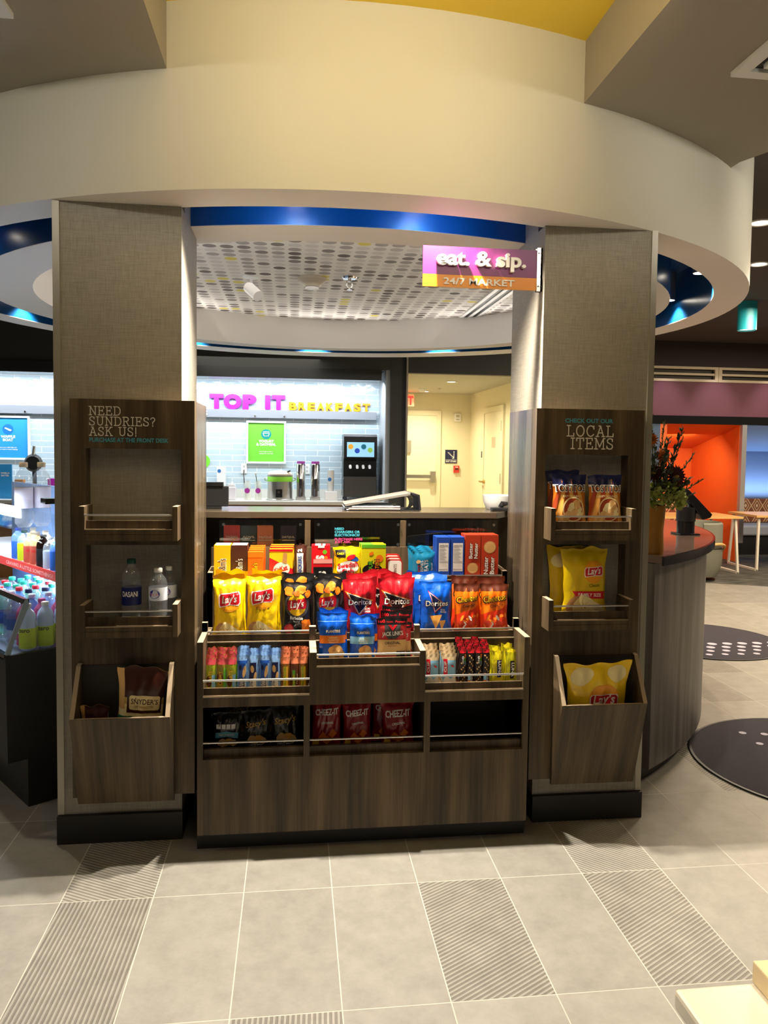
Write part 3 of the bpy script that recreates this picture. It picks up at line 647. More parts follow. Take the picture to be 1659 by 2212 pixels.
def shelf(a, b, y0, y1, z, th=.018, strip=True):
    mb = MB(); mb.box(a, y0+.002, z-th, b, y1, z); mb.build('shelf_board', WOOD, k, smooth=0)
    if strip: mb = MB(); mb.box(a, y0-.0015, z-.003, b, y0+.002, z+.001); mb.build('edge_strip', mat('pale_edge', (.50, .41, .29), .4), k, smooth=0)
shelf(-.475, -.078, .27, .42, .607); shelf(.368, .761, .27, .42, .607); shelf(-.052, .346, .27, .42, .713)
shelf(-.475, .761, .42, .615, .777); shelf(-.475, .761, .615, .768, .985)
for a, b, y, z in ((-.475, -.078, .290, .607), (.368, .761, .290, .607), (-.052, .346, .288, .713), (-.475, .761, .433, .777), (-.475, .761, .6205, .985)):
    mb = MB(); mb.box(a, y, z+.0003, b, y+.009, z+(.026 if y < .6 else .012)); mb.build('lip_board', WOOD, k, smooth=0)
mb = MB(); mb.box(-.475, .421, .607, .761, .435, .759); mb.build('riser_panel', WOOD, k, smooth=0)
mb = MB(); mb.box(-.475, .617, .777, .761, .63, .967); mb.build('riser_panel', WOOD, k, smooth=0)
for a, b, y, z in ((-.477, -.076, .2755, .666), (.366, .763, .2755, .666), (-.054, .348, .2755, .757), (-.477, -.05, .426, .816), (.344, .763, .426, .814), (.30, .76, .621, 1.001), (-.475, -.05, .621, 1.001)):
    mb = MB(); mb.tube([(a, y, z), (b, y, z)], .004, 8); mb.build('rail', METAL, k)
mb = MB(); mb.box(XL, .768, .60, XR, .785, 1.108); mb.build('back_panel', WOOD, k, smooth=0)
PINK = mat('sticker_pink', (.62, .06, .22), .5); CYAN = mat('sticker_cyan', (.06, .42, .55), .5)
GW = [(-.462, -.095), (-.052, .338), (.352, .775)]
for x in (-.081, .3445): 
    mb = MB(); mb.box(x-.0125, .778, 1.108, x+.0125, .80, 1.225); mb.build('glass_post', WOOD, k, smooth=0)
for i, (a, b) in enumerate(GW):
    mb = MB(); mb.box(a, .775, 1.098, b, .780, 1.228); g = mb.build('glass_panel', GLASS, k, smooth=0)
    gl = Vector(k.location)
    for sx in (a+.018, b-.018):
        for sz in (1.120, 1.208):
            m2 = MB(); m2.cyl((sx, .767, sz), .0065, .008, 12, axis='y'); s = m2.build('standoff_screw', CHROME, None); s.data.transform(Matrix.Translation(-gl)); s.parent = g
mb = MB()
for s_, z, m in (('NEED', 1.184, 0), ('CHARGERS OR', 1.170, 0), ('ELECTRONICS?', 1.156, 0), ('PURCHASE HERE', 1.138, 1), ('JUST ASK.', 1.126, 1)): put_text(mb, s_, .038, z, .7735, cap=.0105, bold=.035, m=m, align='l', sx=1.15)
mb.build('lettering', [CYAN, PINK], k, smooth=0)
# what the glass shows: low shelf behind it
mb = MB(); mb.box(XL, .7855, 1.085, XR, .93, 1.098); mb.build('inner_shelf', WOOD, k, smooth=0)
# worktop
WT = mat('counter_top_laminate', (.072, .054, .035), .2)
mb = MB(); mb.prism([(-.60, .79), (.775, .79), (.85, .88), (.95, 1.10), (-.60, 1.12)], 'z', 1.234, 1.262)
tag(mb.build('worktop', WT, smooth=0, bevel=.002), 'brown worktop slab along the back of the tiered snack counter', 'worktop')
mb = MB(); mb.prism([(-.60, 1.08), (.93, 1.06), (.93, 1.085), (-.60, 1.105)], 'z', 0, 1.233); mb.box(-.60, .94, 0, -.58, 1.08, 1.233)
tag(mb.build('counter_panel', WOOD, smooth=0), 'dark wood panel holding up the brown worktop from behind', 'panel')
# ================================================================== PACKAGED SNACKS
ORD = ['first', 'second', 'third', 'fourth', 'fifth', 'sixth', 'seventh', 'eighth']
YEL = film('yellow_film', 'F8CE08'); RED = film('red_film', 'C4101C'); BLK = film('black_film', '1C1B1C'); DRED = film('dark_red_film', 'B01622')
BLU = film('blue_film', '0E58C8'); ORA = film('orange_film', 'F0700E'); NAVY = film('navy_film', '122C6A'); TAN = film('tan_film', 'D8B878')
BRN = film('brown_film', '3A1A10'); GRN = film('green_film', '1D6B45'); TEALF = film('teal_film', '1B7FA6'); CREAMF = film('cream_film', 'E8D9A8')
iRED = mat('ink_red', 'CC1422', .35); iWHT = mat('ink_white', 'F4F0E8', .4); iYEL = mat('ink_yellow', 'FBC81A', .35); iGOLD = mat('ink_dark_gold', '8A6206', .4)
iBLK = mat('ink_black', '141214', .35); iORA = mat('ink_orange', 'EE7A18', .35); iTAN = mat('ink_tan', 'DDB070', .45); iCRM = mat('ink_cream', 'F4E2A6', .45)
iPOT = mat('ink_potato', 'C08A52', .5); iGRY = mat('ink_grey', '4A4648', .35); iBLU = mat('ink_blue', '1B4FA8', .35); iLBL = mat('ink_light_blue', '8CC4E4', .4)
iBRN = mat('ink_brown', '5A2412', .4); iGRN = mat('ink_green', '5FB324', .4); iDGR = mat('ink_dark_green', '1E6A44', .4); iNVY = mat('ink_navy', '141C50', .35)
iGLO = mat('ink_glow', 'F9A51A', .35); iPNK = mat('ink_pale_pink', 'E89A90', .4); iCHIP = mat('ink_chip', 'E2A24A', .5); iTEA = mat('ink_teal', '63B4C8', .4)
def banner(cx, cz, w, h, r=0.0):
    P = [(-.5, -.30), (-.46, -.48), (0, -.40), (.40, -.5), (.5, -.34), (.5, .30), (.42, .48), (0, .42), (-.44, .46), (-.5, .28)]
    c, s = math.cos(r), math.sin(r)
    return [(cx+(a*w)*c-(b*h)*s*1, cz+(a*w)*s*.6+(b*h)*c) for a, b in P]
def crisp(cx, cz, rx, rz, rot, m=1): return ('e', cx, cz, rx, rz, rot, m)
def chipy(cx, cz, r, sd, m, sq=.75):
    q = random.Random(sd); a0 = q.uniform(0, 6)
    return ('p', [(cx+r*q.uniform(.72, 1.1)*math.cos(a0+2*PI*i/11), cz+sq*r*q.uniform(.72, 1.1)*math.sin(a0+2*PI*i/11)) for i in range(11)], m)
def lays_prints(x=0, z=.60, k=1.0, rot=.12, classic=.42, ribbon=None, potato=True):
    P = [('e', x, z, .40*k, .36*k, 0, 7), ('p', banner(x, z+.005, .74*k, .25*k, rot), 2), ('p', banner(x, z+.005, .68*k, .215*k, rot), 1),
         ('t', "Lay's", x, z-.05*k, .52*k, .22*k, .022, rot*.8, .22, 2)]
    if classic: P += [('t', 'Classic', x+.02, classic, .44*k, .10*k, 0, rot*.3, 0, 3)]
    if ribbon: P += [('p', [(-.34, ribbon-.035), (.46, ribbon-.065), (.42, ribbon-.01), (.46, ribbon+.045), (-.34, ribbon+.065), (-.29, ribbon)], 1), ('t', 'FAMILY SIZE', .06, ribbon-.02, .56, .065, .02, -.05, 0, 2)]
    if potato:
        P += [crisp(-.24, .17, .20, .19, .2, 6), crisp(-.14, .155, .17, .18, .1, 9)]
        for i, (x_, z_, rx_, rz_, ro) in enumerate(((-.05, .20, .20, .10, -.9), (.06, .18, .22, .11, -.7), (.18, .13, .24, .11, -.35), (.06, .075, .26, .075, .05), (.28, .07, .16, .07, .3))):
            P += [crisp(x_, z_-.006, rx_*1.04, rz_*1.08, ro, 8), crisp(x_, z_, rx_, rz_, ro, 5)]
    return P
LM = [YEL, iRED, iWHT, iGOLD, iORA, iCRM, iPOT, iGLO, mat('ink_chip_edge', 'D2A83E', .45), mat('ink_potato_cut', 'E8CC84', .45)]
g = 'yellow potato chip bags on the middle tier'
ROWS = {.778: ((.50, .469, .80), (.56, .523, .70), (9, .569, .62)), .714: ((.328, .320, .80), (.350, .340, .75), (.380, .363, .70), (9, .394, .70)), .353: ((.42, .390, .85), (.45, .438, .7), (9, .478, .75))}
def stand(nm, me, x, y, z, lab, cat, grp=None, **k):
    sy = .8
    for lim, yy, q in ROWS.get(z, ()):
        if y < lim: y, sy = yy, q; break
    if z in ROWS: k['lean'] = .06; k['roll'] = k.get('roll', 0)*.5; k['rz'] = k.get('rz', 0)*.5
    o = place(nm, me, (x, y, z), lab, cat, grp, **k); o.scale = (.945 if z in ROWS else 1, sy, 1); return o
stand('chip_bag', bag_mesh('chip_bag', .136, .236, .058, LM, lays_prints(.02, .67, 1, .10, .46), 1, flap=.3), -.3955, .478, .778, 'yellow chip bag at the far left front of the middle tier', 'chip bag', g, lean=.12, rz=.04)
stand('chip_bag', bag_mesh('chip_bag', .145, .242, .058, LM, lays_prints(-.02, .69, .98, .16, .48), 2, flap=.25), -.264, .476, .778, 'yellow chip bag second from left in the middle tier front row', 'chip bag', g, lean=.10, rz=-.06, roll=.03)
for i, (x, y, sd, lab) in enumerate([(-.400, .535, 3, 'yellow chip bag directly behind the far left yellow bag'), (-.252, .535, 4, 'yellow chip bag directly behind the second yellow bag'), (-.396, .585, 5, 'rearmost yellow chip bag at the left end of the middle tier'), (-.254, .585, 6, 'rearmost yellow chip bag beside the black chip bags')]):
    stand('chip_bag', bag_mesh('chip_bag', .135, .252+.006*(i > 1), .052, LM, lays_prints(), sd, nu=16, nv=20, flap=-.3), x, y, .778, lab, 'chip bag', g, lean=.03, roll=.02*(i-1))
BM = [BLK, iRED, iWHT, iYEL, iORA, iGRY, iGRN, iBRN, mat('ink_dark_orange', 'C85A14', .4), mat('ink_tomato', 'E04A3A', .35)]
def bbq(full=True):
    P = [('e', 0, .60, .42, .40, 0, 5), ('e', 0, .60, .325, .325, 0, 3), ('p', banner(0, .605, .66, .20, .10), 1), ('t', "Lay's", 0, .555, .48, .20, .022, .08, .22, 2),
         chipy(-.28, .83, .17, 1, 4, .55), chipy(.12, .86, .20, 2, 4, .45), chipy(.36, .79, .10, 3, 4), chipy(-.02, .80, .12, 4, 8, .5)]
    if full: P += [('t', 'Barbecue', -.02, .335, .44, .10, .03, -.06, 0, 2), ('t', 'Flavored', -.02, .29, .22, .045, .0, -.06, 0, 2), ('e', -.26, .17, .15, .14, 0, 1), chipy(.33, .22, .20, 5, 4, .8), chipy(.26, .08, .18, 6, 4, .5), ('e', -.24, .18, .10, .08, .3, 9), ('e', .02, .10, .10, .07, .2, 6)]
    return P
g = 'black barbecue chip bags on the middle tier'
stand('chip_bag', bag_mesh('chip_bag', .138, .225, .060, BM, bbq(), 11, wr=1.2), -.128, .474, .778, 'black barbecue chip bag third from left in the middle tier front row', 'chip bag', g, lean=.12, rz=.05, roll=.02)
stand('chip_bag', bag_mesh('chip_bag', .125, .240, .058, BM, bbq(False), 12, wr=1.1), -.004, .490, .778, 'black chip bag with round yellow logo behind the blue nut pouches', 'chip bag', g, lean=.10)
stand('chip_bag', bag_mesh('chip_bag', .142, .252, .05, BM, bbq(False), 13, 16, 20), -.120, .540, .778, 'black chip bag directly behind the third bag of the front row', 'chip bag', g, lean=.03, roll=-.03)
stand('chip_bag', bag_mesh('chip_bag', .13, .250, .05, BM, bbq(False), 14, 16, 20), .012, .548, .778, 'black chip bag directly behind the one with round yellow logo', 'chip bag', g, lean=.03, roll=.04)
def dor(blue=False):
    T = [(-.38, .76), (.34, .62), (-.04, .40)] if not blue else [(-.22, .80), (.22, .60), (-.05, .46)]
    def inset(q, k): cx = sum(a for a, _ in q)/3; cz = sum(b for _, b in q)/3; return [(cx+(a-cx)*k, cz+(b-cz)*k) for a, b in q]
    P = [('p', inset(T, 1.22), 4), ('p', inset(T, 1.08), 2), ('p', inset(T, .96), 3 if not blue else 5)]
    P += [('t', 'Doritos', .0, .555, .78, .165, .055, 0, .05, 3), ('t', 'Doritos', .0, .560, .74, .15, .018, 0, .05, 2)]
    if blue: P += [('t', 'COOL', .20, .475, .16, .045, .01, -.1, 0, 2), ('t', 'RANCH', .22, .435, .20, .045, .01, -.1, 0, 2), ('p', [(-.22, .375), (.17, .40), (-.02, .13)], 6), ('p', [(.07, .29), (.30, .30), (.17, .10)], 6)]
    else: P += [('t', 'NACHO', .22, .47, .20, .05, .015, 0, 0, 2), ('t', 'CHEESE', .22, .425, .22, .05, .015, 0, 0, 2), ('e', 0, .2, .2, .12, .4, 6)]
    return P
DM = [DRED, iRED, iWHT, iBLK, iORA, iBRN, iCHIP]; DB = [BLU, iRED, iWHT, iBLK, iRED, iNVY, iCHIP]
g = 'red tortilla chip bags on the middle tier'
stand('tortilla_chip_bag', bag_mesh('tortilla_chip_bag', .150, .235, .062, DM, dor(), 21, wr=1.3), .130, .482, .778, 'red tortilla chip bag left of its pair above the jerky packs', 'chip bag', g, lean=.13, roll=-.04)
stand('tortilla_chip_bag', bag_mesh('tortilla_chip_bag', .162, .240, .062, DM, dor(), 22, wr=1.3), .278, .478, .778, 'red tortilla chip bag beside the blue tortilla chip bag', 'chip bag', g, lean=.12, rz=.06)
for x, y, sd, h, lab in [(.140, .54, 23, .250, 'red tortilla chip bag behind the left one of the front pair'), (.285, .54, 24, .250, 'red tortilla chip bag behind the right one of the front pair'), (.215, .59, 25, .256, 'rearmost red tortilla chip bag against the upper riser')]:
    stand('tortilla_chip_bag', bag_mesh('tortilla_chip_bag', .140, h, .05, DM, dor(), sd, 16, 20, wr=1.3), x, y, .778, lab, 'chip bag', g, lean=.03)
g = 'blue tortilla chip bags on the middle tier'
stand('tortilla_chip_bag', bag_mesh('tortilla_chip_bag', .148, .222, .062, DB, dor(True), 31), .442, .474, .778, 'blue tortilla chip bag in front, beside the orange cheese puff bags', 'chip bag', g, lean=.10)
stand('tortilla_chip_bag', bag_mesh('tortilla_chip_bag', .158, .240, .052, DB, dor(True), 32, 16, 20, flap=.5), .430, .535, .778, 'blue tortilla chip bag directly behind the front blue one', 'chip bag', g, lean=.04, roll=-.03)
stand('tortilla_chip_bag', bag_mesh('tortilla_chip_bag', .158, .248, .045, DB, dor(True), 33, 16, 20), .412, .585, .778, 'rearmost blue tortilla chip bag against the upper riser', 'chip bag', g, lean=.02)
def chee():
    P = [('r', -.5, .86, .5, 1, 4), ('p', [(-.5, .40), (-.2, .46), (.2, .50), (.5, .60), (.5, .0), (-.5, .0)], 1),
         ('t', 'Cheetos', 0, .655, .92, .22, .05, .12, .12, 3), ('t', 'Cheetos', 0, .665, .86, .20, .012, .12, .12, 2), ('t', 'Crunchy', .06, .555, .50, .10, .015, .14, .1, 4)]
    rr = random.Random(5)
    for i in range(18): P.append(('e', rr.uniform(-.42, .42), rr.uniform(.05, .44), rr.uniform(.06, .12), rr.uniform(.025, .045), rr.uniform(0, 3), 5 if i % 5 else 6))
    return P
CM = [ORA, mat('ink_flame', 'D83410', .35), iYEL, iBLK, iBRN, iORA, iWHT]; CM[5] = mat('ink_puff', 'F58A2A', .4)
g = 'orange cheese puff bags on the middle tier'
stand('cheese_puff_bag', bag_mesh('cheese_puff_bag', .118, .212, .055, CM, chee(), 41), .572, .482, .778, 'orange cheese puff bag beside the blue bag in front', 'chip bag', g, lean=.10)
stand('cheese_puff_bag', bag_mesh('cheese_puff_bag', .130, .212, .058, CM, chee(), 42), .688, .472, .778, 'orange cheese puff bag at the right end of the middle tier front', 'chip bag', g, lean=.10, rz=-.03)
stand('cheese_puff_bag', bag_mesh('cheese_puff_bag', .118, .235, .05, CM, chee(), 43, 16, 20), .568, .54, .778, 'orange cheese puff bag behind the left one of the front pair', 'chip bag', g, lean=.03, roll=.04)
stand('cheese_puff_bag', bag_mesh('cheese_puff_bag', .130, .228, .05, CM, chee(), 44, 16, 20), .690, .54, .778, 'orange cheese puff bag behind the right end bag', 'chip bag', g, lean=.03, roll=-.03)
# centre bay: nuts and jerky
def nut(): return [('r', -.5, .40, .5, .56, 2), ('t', 'PLANTERS', .02, .62, .52, .085, .03, 0, 0, 3), ('t', 'HONEY', .04, .50, .36, .05, .02, 0, 0, 3), ('t', 'ROASTED', .04, .455, .42, .05, .02, 0, 0, 3), ('t', 'PEANUTS', .04, .41, .36, .045, .02, 0, 0, 3), ('e', .12, .24, .26, .22, .2, 6)]+[('e', .12+.2*math.cos(i*1.3), .20+.10*math.sin(i*2.1), .11, .075, i, 4+(i % 2)) for i in range(9)]+[('r', -.5, .84, .5, .85, 7)]
NM = [BLU, iBLU, iORA, iCRM, iTAN, iCHIP, iPOT, iLBL]
g = 'blue nut pouches in the centre bay'
stand('nut_pouch', bag_mesh('nut_pouch', .118, .192, .045, NM, nut(), 51, wr=.9, topw=1.08), .010, .325, .714, 'blue nut pouch with orange band at the left of the centre bay', 'pouch', g, lean=.10, rz=.03)
stand('nut_pouch', bag_mesh('nut_pouch', .112, .178, .045, [BLU, iBLU, iLBL, iCRM, iTAN, iCHIP, iPOT, iLBL], nut(), 52, wr=1.3), .125, .325, .714, 'blue nut pouch with pale blue band beside the jerky packs', 'pouch', g, lean=.16, roll=.03)
stand('nut_pouch', bag_mesh('nut_pouch', .120, .20, .03, NM, nut(), 53, 14, 18), .018, .360, .714, 'blue nut pouch directly behind the orange-banded pouch', 'pouch', g, lean=.03)
stand('nut_pouch', bag_mesh('nut_pouch', .120, .178, .03, NM, nut(), 54, 14, 18), .140, .360, .714, 'blue nut pouch behind the pouch with the pale blue band', 'pouch', g, lean=.03)
def jerky(): return [('r', -.5, .84, .5, 1, 1), ('t', '100', -.34, .885, .22, .09, .03, 0, 0, 2), ('t', 'CALORIES', -.08, .89, .22, .04, 0, 0, 0, 2), ('t', 'Protein', .28, .885, .34, .07, .01, 0, 0, 2), ('p', [(-.26, .84), (-.26, .62), (-.14, .52), (.14, .52), (.30, .62), (.30, .84)], 3), ('r', -.5, .14, .5, .50, 5), ('p', [(-.14, .84), (.02, .70), (.18, .84), (.08, .84), (.02, .78), (-.04, .84)], 2), ('t', "JACK LINK'S", .02, .60, .74, .12, .03, .05, 0, 4), ('t', 'ORIGINAL', .02, .40, .54, .085, .01, .03, 0, 1), ('t', 'BEEF JERKY', .02, .345, .30, .04, 0, .03, 0, 6), ('r', .16, .04, .48, .24, 1), ('t', '14g', .25, .15, .14, .06, .03, 0, 0, 4)]
JM = [film('jerky_red_film', 'D8383A'), iBLK, iRED, iGRY, iWHT, iTAN, iGOLD]
g = 'red and tan jerky packs in the centre bay'
stand('jerky_pack', bag_mesh('jerky_pack', .130, .170, .022, JM, jerky(), 61, wr=.6), .240, .322, .714, 'red and tan jerky pack in front of the others', 'pouch', g, lean=.10, rz=.05, roll=.03)
stand('jerky_pack', bag_mesh('jerky_pack', .130, .190, .018, JM, jerky(), 62, 14, 18, wr=.6), .262, .376, .714, 'jerky pack second in line, its dark top strip showing', 'pouch', g, lean=.06, rz=-.04)
stand('jerky_pack', bag_mesh('jerky_pack', .130, .200, .018, JM, jerky(), 63, 14, 18, wr=.6), .272, .396, .714, 'rearmost jerky pack leaning on the tier behind', 'pouch', g, lean=.03)
stand('jerky_pack', bag_mesh('jerky_pack', .110, .150, .016, JM, jerky(), 64, 14, 18, wr=.6), .272, .341, .714, 'jerky pack half hidden at the right of the front pack', 'pouch', g, lean=.06)
# lower compartments
def stacy(gold=True, ribbon=True): return ([('t', "Stacy's", -.02, .62, .80, .20, .012, .15, .3, 1)] if gold else [('r', -.36, .60, -.20, .72, 4), ('r', -.17, .60, -.03, .72, 4), ('r', 0, .60, .14, .72, 4), ('r', .17, .60, .31, .72, 4)])+([('p', [(-.42, .36), (.0, .40), (.40, .34), (.42, .48), (0, .54), (-.40, .50)], 3), ('t', 'SIMPLY NAKED', 0, .42, .56, .07, .01, 0, 0, 4)] if ribbon else [('t', 'TWICE BAKED', 0, .12, .56, .09, .01, .12, 0, 4)])+[chipy(-.16, .28-.05*ribbon, .20, 7, 2, .6), chipy(.10, .31-.05*ribbon, .18, 8, 5, .7), chipy(.27, .25-.02*ribbon, .13, 9, 2), chipy(-.02, .24-.03*ribbon, .14, 10, 2, .5)]
SM = [BLK, mat('ink_gold', 'C89A3A', .35), iTAN, iTEA, iWHT, iCHIP]
g = 'black pita chip bags in the lower left compartment'
stand('pita_chip_bag', bag_mesh('pita_chip_bag', .125, .150, .05, SM, stacy(False, True), 71), -.397, .385, .353, 'black pita chip bag with a pale blue ribbon', 'chip bag', g, lean=.10, rz=.05)
stand('pita_chip_bag', bag_mesh('pita_chip_bag', .118, .155, .05, SM, stacy(True, False), 72), -.282, .39, .353, 'black pita chip bag with bright gold script, middle of three', 'chip bag', g, lean=.10)
stand('pita_chip_bag', bag_mesh('pita_chip_bag', .126, .172, .05, SM, stacy(True, False), 73), -.168, .40, .353, 'black pita chip bag with dull script at the compartment right end', 'chip bag', g, lean=.08)
for x, sd, lab in ((-.36, 74, 'black pita chip bag standing behind the ribboned one'), (-.20, 75, 'black pita chip bag standing behind the right end one')):
    stand('pita_chip_bag', bag_mesh('pita_chip_bag', .14, .19, .04, SM, stacy(True, False), sd, 12, 14), x, .47, .353, lab, 'chip bag', g, lean=.04)
def chz(): return [('t', 'CHEEZ-IT', 0, .68, .84, .19, .03, .05, 0, 1), ('t', 'ORIGINAL', .02, .50, .46, .07, .02, .08, 0, 1)]+[('p', [(a-.15, b-.02), (a, b-.10), (a+.17, b), (a+.02, b+.10)], 2) for a, b in ((-.15, .24), (.2, .30), (.02, .16))]+[('r', -.45, .05, -.25, .16, 3)]
ZM = [film('cracker_red_film', '96141C'), iWHT, iORA, iYEL]
g = 'red cracker bags in the lower middle compartment'
for x, y, h, w, sd, rl, lab in ((-.008, .378, .195, .128, 81, .03, 'red cracker bag at the left end of the lower middle compartment'), (.116, .405, .185, .126, 82, -.02, 'red cracker bag second from left in the lower compartment'), (.280, .372, .172, .140, 83, -.03, 'red cracker bag in front at the right of the lower compartment'), (.236, .430, .190, .12, 84, .02, 'red cracker bag half hidden behind the right front one')):
    stand('cracker_bag', bag_mesh('cracker_bag', w, h, .05, ZM, chz(), sd), x, y, .353, lab, 'cracker bag', g, lean=.10, roll=rl)
# tower on the right
def tost(): return [('r', -.5, .78, .5, 1, 1)]+[('p', [(-.03+i*.13-.02*i, .78), (.07+i*.13-.02*i, .78), (.12+i*.22, .0), (-.04+i*.22, .0)], 5 if i % 2 else 6) for i in (-3, -2, -1, 0, 1, 2)]+[('t', 'TOSTITOS', 0, .68, 1.0, .19, .06, 0, 0, 2), ('t', 'TOSTITOS', 0, .687, .95, .17, .015, 0, 0, 3), ('t', 'CRISPY ROUNDS', .02, .575, .66, .06, .01, 0, 0, 4), ('e', .08, .345, .335, .335, 0, 4), ('e', .08, .345, .30, .30, 0, 5)]+[('e', .08+.16*math.cos(i*1.1), .345+.105*math.sin(i*1.7), .12, .10, i, 7 if i % 2 else 4) for i in range(8)]+[('e', -.2, .17, .17, .12, .2, 7)]
TM = [film('tostada_film', 'C8741C'), iNVY, iWHT, iBLK, iCRM, mat('ink_rust', 'A8401A', .4), iCHIP, iTAN]
g = 'blue-topped tortilla rounds bags on the right tower'
stand('tortilla_round_bag', bag_mesh('tortilla_round_bag', .148, .212, .055, TM, tost(), 91), .952, .338, 1.239, 'blue-topped tortilla rounds bag in the middle of the upper shelf', 'chip bag', g, lean=.05, rz=.03)
stand('tortilla_round_bag', bag_mesh('tortilla_round_bag', .146, .212, .055, TM, tost(), 92), 1.102, .338, 1.239, 'blue-topped tortilla rounds bag at the right of the upper shelf', 'chip bag', g, lean=.05, rz=-.04)
stand('tortilla_round_bag', bag_mesh('tortilla_round_bag', .140, .226, .035, TM, tost(), 93, 14, 18), .948, .390, 1.239, 'tortilla rounds bag half hidden behind the middle one', 'chip bag', g, lean=.02, roll=-.04)
g = 'large yellow chip bags on the right tower'
LF = [film('yellow_green_film', 'E8C40A')]+LM[1:]; LF[3] = iBLK
stand('family_chip_bag', bag_mesh('family_chip_bag', .205, .272, .070, LF, lays_prints(.16, .66, .62, .06, .44, .32), 95, 24, 30, wr=.5), 1.025, .335, .881, 'large yellow chip bag on the lower shelf of the right tower', 'chip bag', g, lean=.04, rz=.12)
stand('family_chip_bag', bag_mesh('family_chip_bag', .18, .272, .03, LF, [('e', -.2, .80, .24, .16, .2, 5)], 96, 14, 18), .985, .393, .881, 'large yellow chip bag mostly hidden behind the other', 'chip bag', g, lean=.0, roll=-.05)
stand('family_chip_bag', bag_mesh('family_chip_bag', .245, .318, .060, LM, [('e', -.26, .84, .20, .14, .5, 5), ('e', .30, .86, .16, .13, -.5, 5), ('e', .10, .55, .26, .24, 0, 7), ('p', banner(.10, .525, .50, .17, .02), 2), ('p', banner(.10, .525, .46, .15, .02), 1), ('t', "Lay's", .10, .485, .38, .16, .022, .03, .22, 2)], 97, 24, 30, wr=1.5, topw=1.15), 1.078, .318, .382, 'large yellow chip bag standing in the tilted bin of the right tower', 'chip bag', g, lean=-.10, rz=-.03, roll=-.02)
def sny(): return [('r', -.5, .0, .5, .58, 2), ('r', -.5, .66, .5, 1., 1), ('r', -.5, .52, -.36, 1., 3), ('r', -.30, .48, .46, .68, 1), ('p', [(-.25, .535), (-.22, .515), (.40, .515), (.43, .535), (.43, .665), (.40, .685), (-.22, .685), (-.25, .665)], 2), ('t', "SNYDER'S", .09, .585, .60, .11, .012, 0, 0, 1), ('t', 'OF HANOVER', .09, .54, .42, .055, 0, 0, 0, 6), ('r', -.5, .34, .30, .44, 4), ('t', 'FAMILY', -.10, .36, .42, .10, .0, 0, 0, 5)]
PM = [film('pretzel_film', 'D0AE62'), iBRN, iCRM, iTAN, iDGR, iWHT, iGOLD]; PM[1] = mat('ink_pretzel_brown', '3C1609', .3)
g = 'brown pretzel bags in the left tower bin'
stand('pretzel_bag', bag_mesh('pretzel_bag', .183, .325, .055, PM, sny(), 98, 22, 28), -.720, .328, .382, 'brown and tan pretzel bag standing tilted in the left tower bin', 'pretzel bag', g, lean=-.06, roll=.07, rz=-.02)
stand('pretzel_bag', bag_mesh('pretzel_bag', .10, .19, .04, PM, sny(), 99, 14, 18), -.873, .326, .382, 'brown pretzel bag sunk low at the left of the same bin', 'pretzel bag', g, lean=-.08)
# ------------------------------------------------------------------ boxes and sweets on the upper tier
def vt(s, cx, cz, ln, cap, m, bold=.03): return ('t', s, cx, cz, ln, cap, bold, PI/2, 0, m)
Z3 = .986
cat_ = 'candy'
BW, BB, BO = mat('carton_yellow', 'F0BC10', .4), mat('carton_brown', '4A2418', .4), mat('carton_orange', 'EE6A12', .35)
BR, BL, BRO = mat('carton_red', 'C8141E', .35), mat('carton_blue', '1C48A8', .4), mat('carton_rust', 'B8381A', .4)
def pair(nm, mk, x, y, labs, cat, grp, dy, rz=0):
    for i, l in enumerate(labs): place(nm, mk, (x, y+dy*i, Z3), l, cat, grp, rz=rz)
candy = lambda c: [('t', 'm', -.10, .66, .0, .34, .06, PI/2, 0, 2)]
def mm(): return [vt("m&m's", .22, .40, .95, .48, 2, .05), vt("m&m's", .20, .40, .90, .44, 1, .0), ('e', -.3, .15, .12, .12, 0, 3)]
me = carton_mesh('candy_box', .068, .045, .145, [BW, mat('ink_choco', '3A1A10', .4), iWHT, iORA], mm(), [(-.45, -.4, .45, .4, 2)])
pair('candy_box', me, -.438, .665, ('yellow candy box with brown lettering at the left end of the upper tier', 'yellow candy box standing behind the first yellow one'), 'candy box', 'yellow candy boxes', .05)
me = carton_mesh('candy_box', .068, .045, .145, [BB, iWHT, mat('ink_choco', '3A1A10', .4), iGLO], mm(), [(-.45, -.4, .45, .4, 1)])
pair('candy_box', me, -.3675, .665, ('brown candy box with white lettering beside the yellow candy box', 'brown candy box standing behind the first brown one'), 'candy box', 'brown candy boxes', .05)
me = carton_mesh('peanut_cup_pack', .064, .022, .118, [BO, iYEL, iBLK, iORA], [('r', -.5, .80, .5, 1, 3), vt("Reese's", .12, .36, .95, .34, 2, .05), vt("Reese's", .12, .36, .9, .32, 1, .02)])
for i in range(4): place('peanut_cup_pack', me, (-.30+.002*i, .650+.026*i, Z3), ('orange peanut cup pack at the front of its row of four', 'second orange peanut cup pack in its row', 'third orange peanut cup pack in its row', 'rearmost orange peanut cup pack in its row')[i], 'candy', 'orange peanut cup packs').scale = (1, 1, (1, 1.06, 1.1, 1.14)[i])
me = carton_mesh('wafer_bar_pack', .098, .020, .130, [iYEL, iRED, iWHT, iPOT, iORA], [('p', [(-.5, .0), (.5, .0), (.5, .35), (-.5, .72)], 1), ('r', -.5, .92, .5, 1, 1), ('e', .02, .34, .36, .30, .3, 2), ('t', 'KitKat', .02, .27, .58, .22, .04, .3, 0, 1), ('p', [(.06, .56), (.24, .52), (.26, .86), (.10, .88)], 3)])
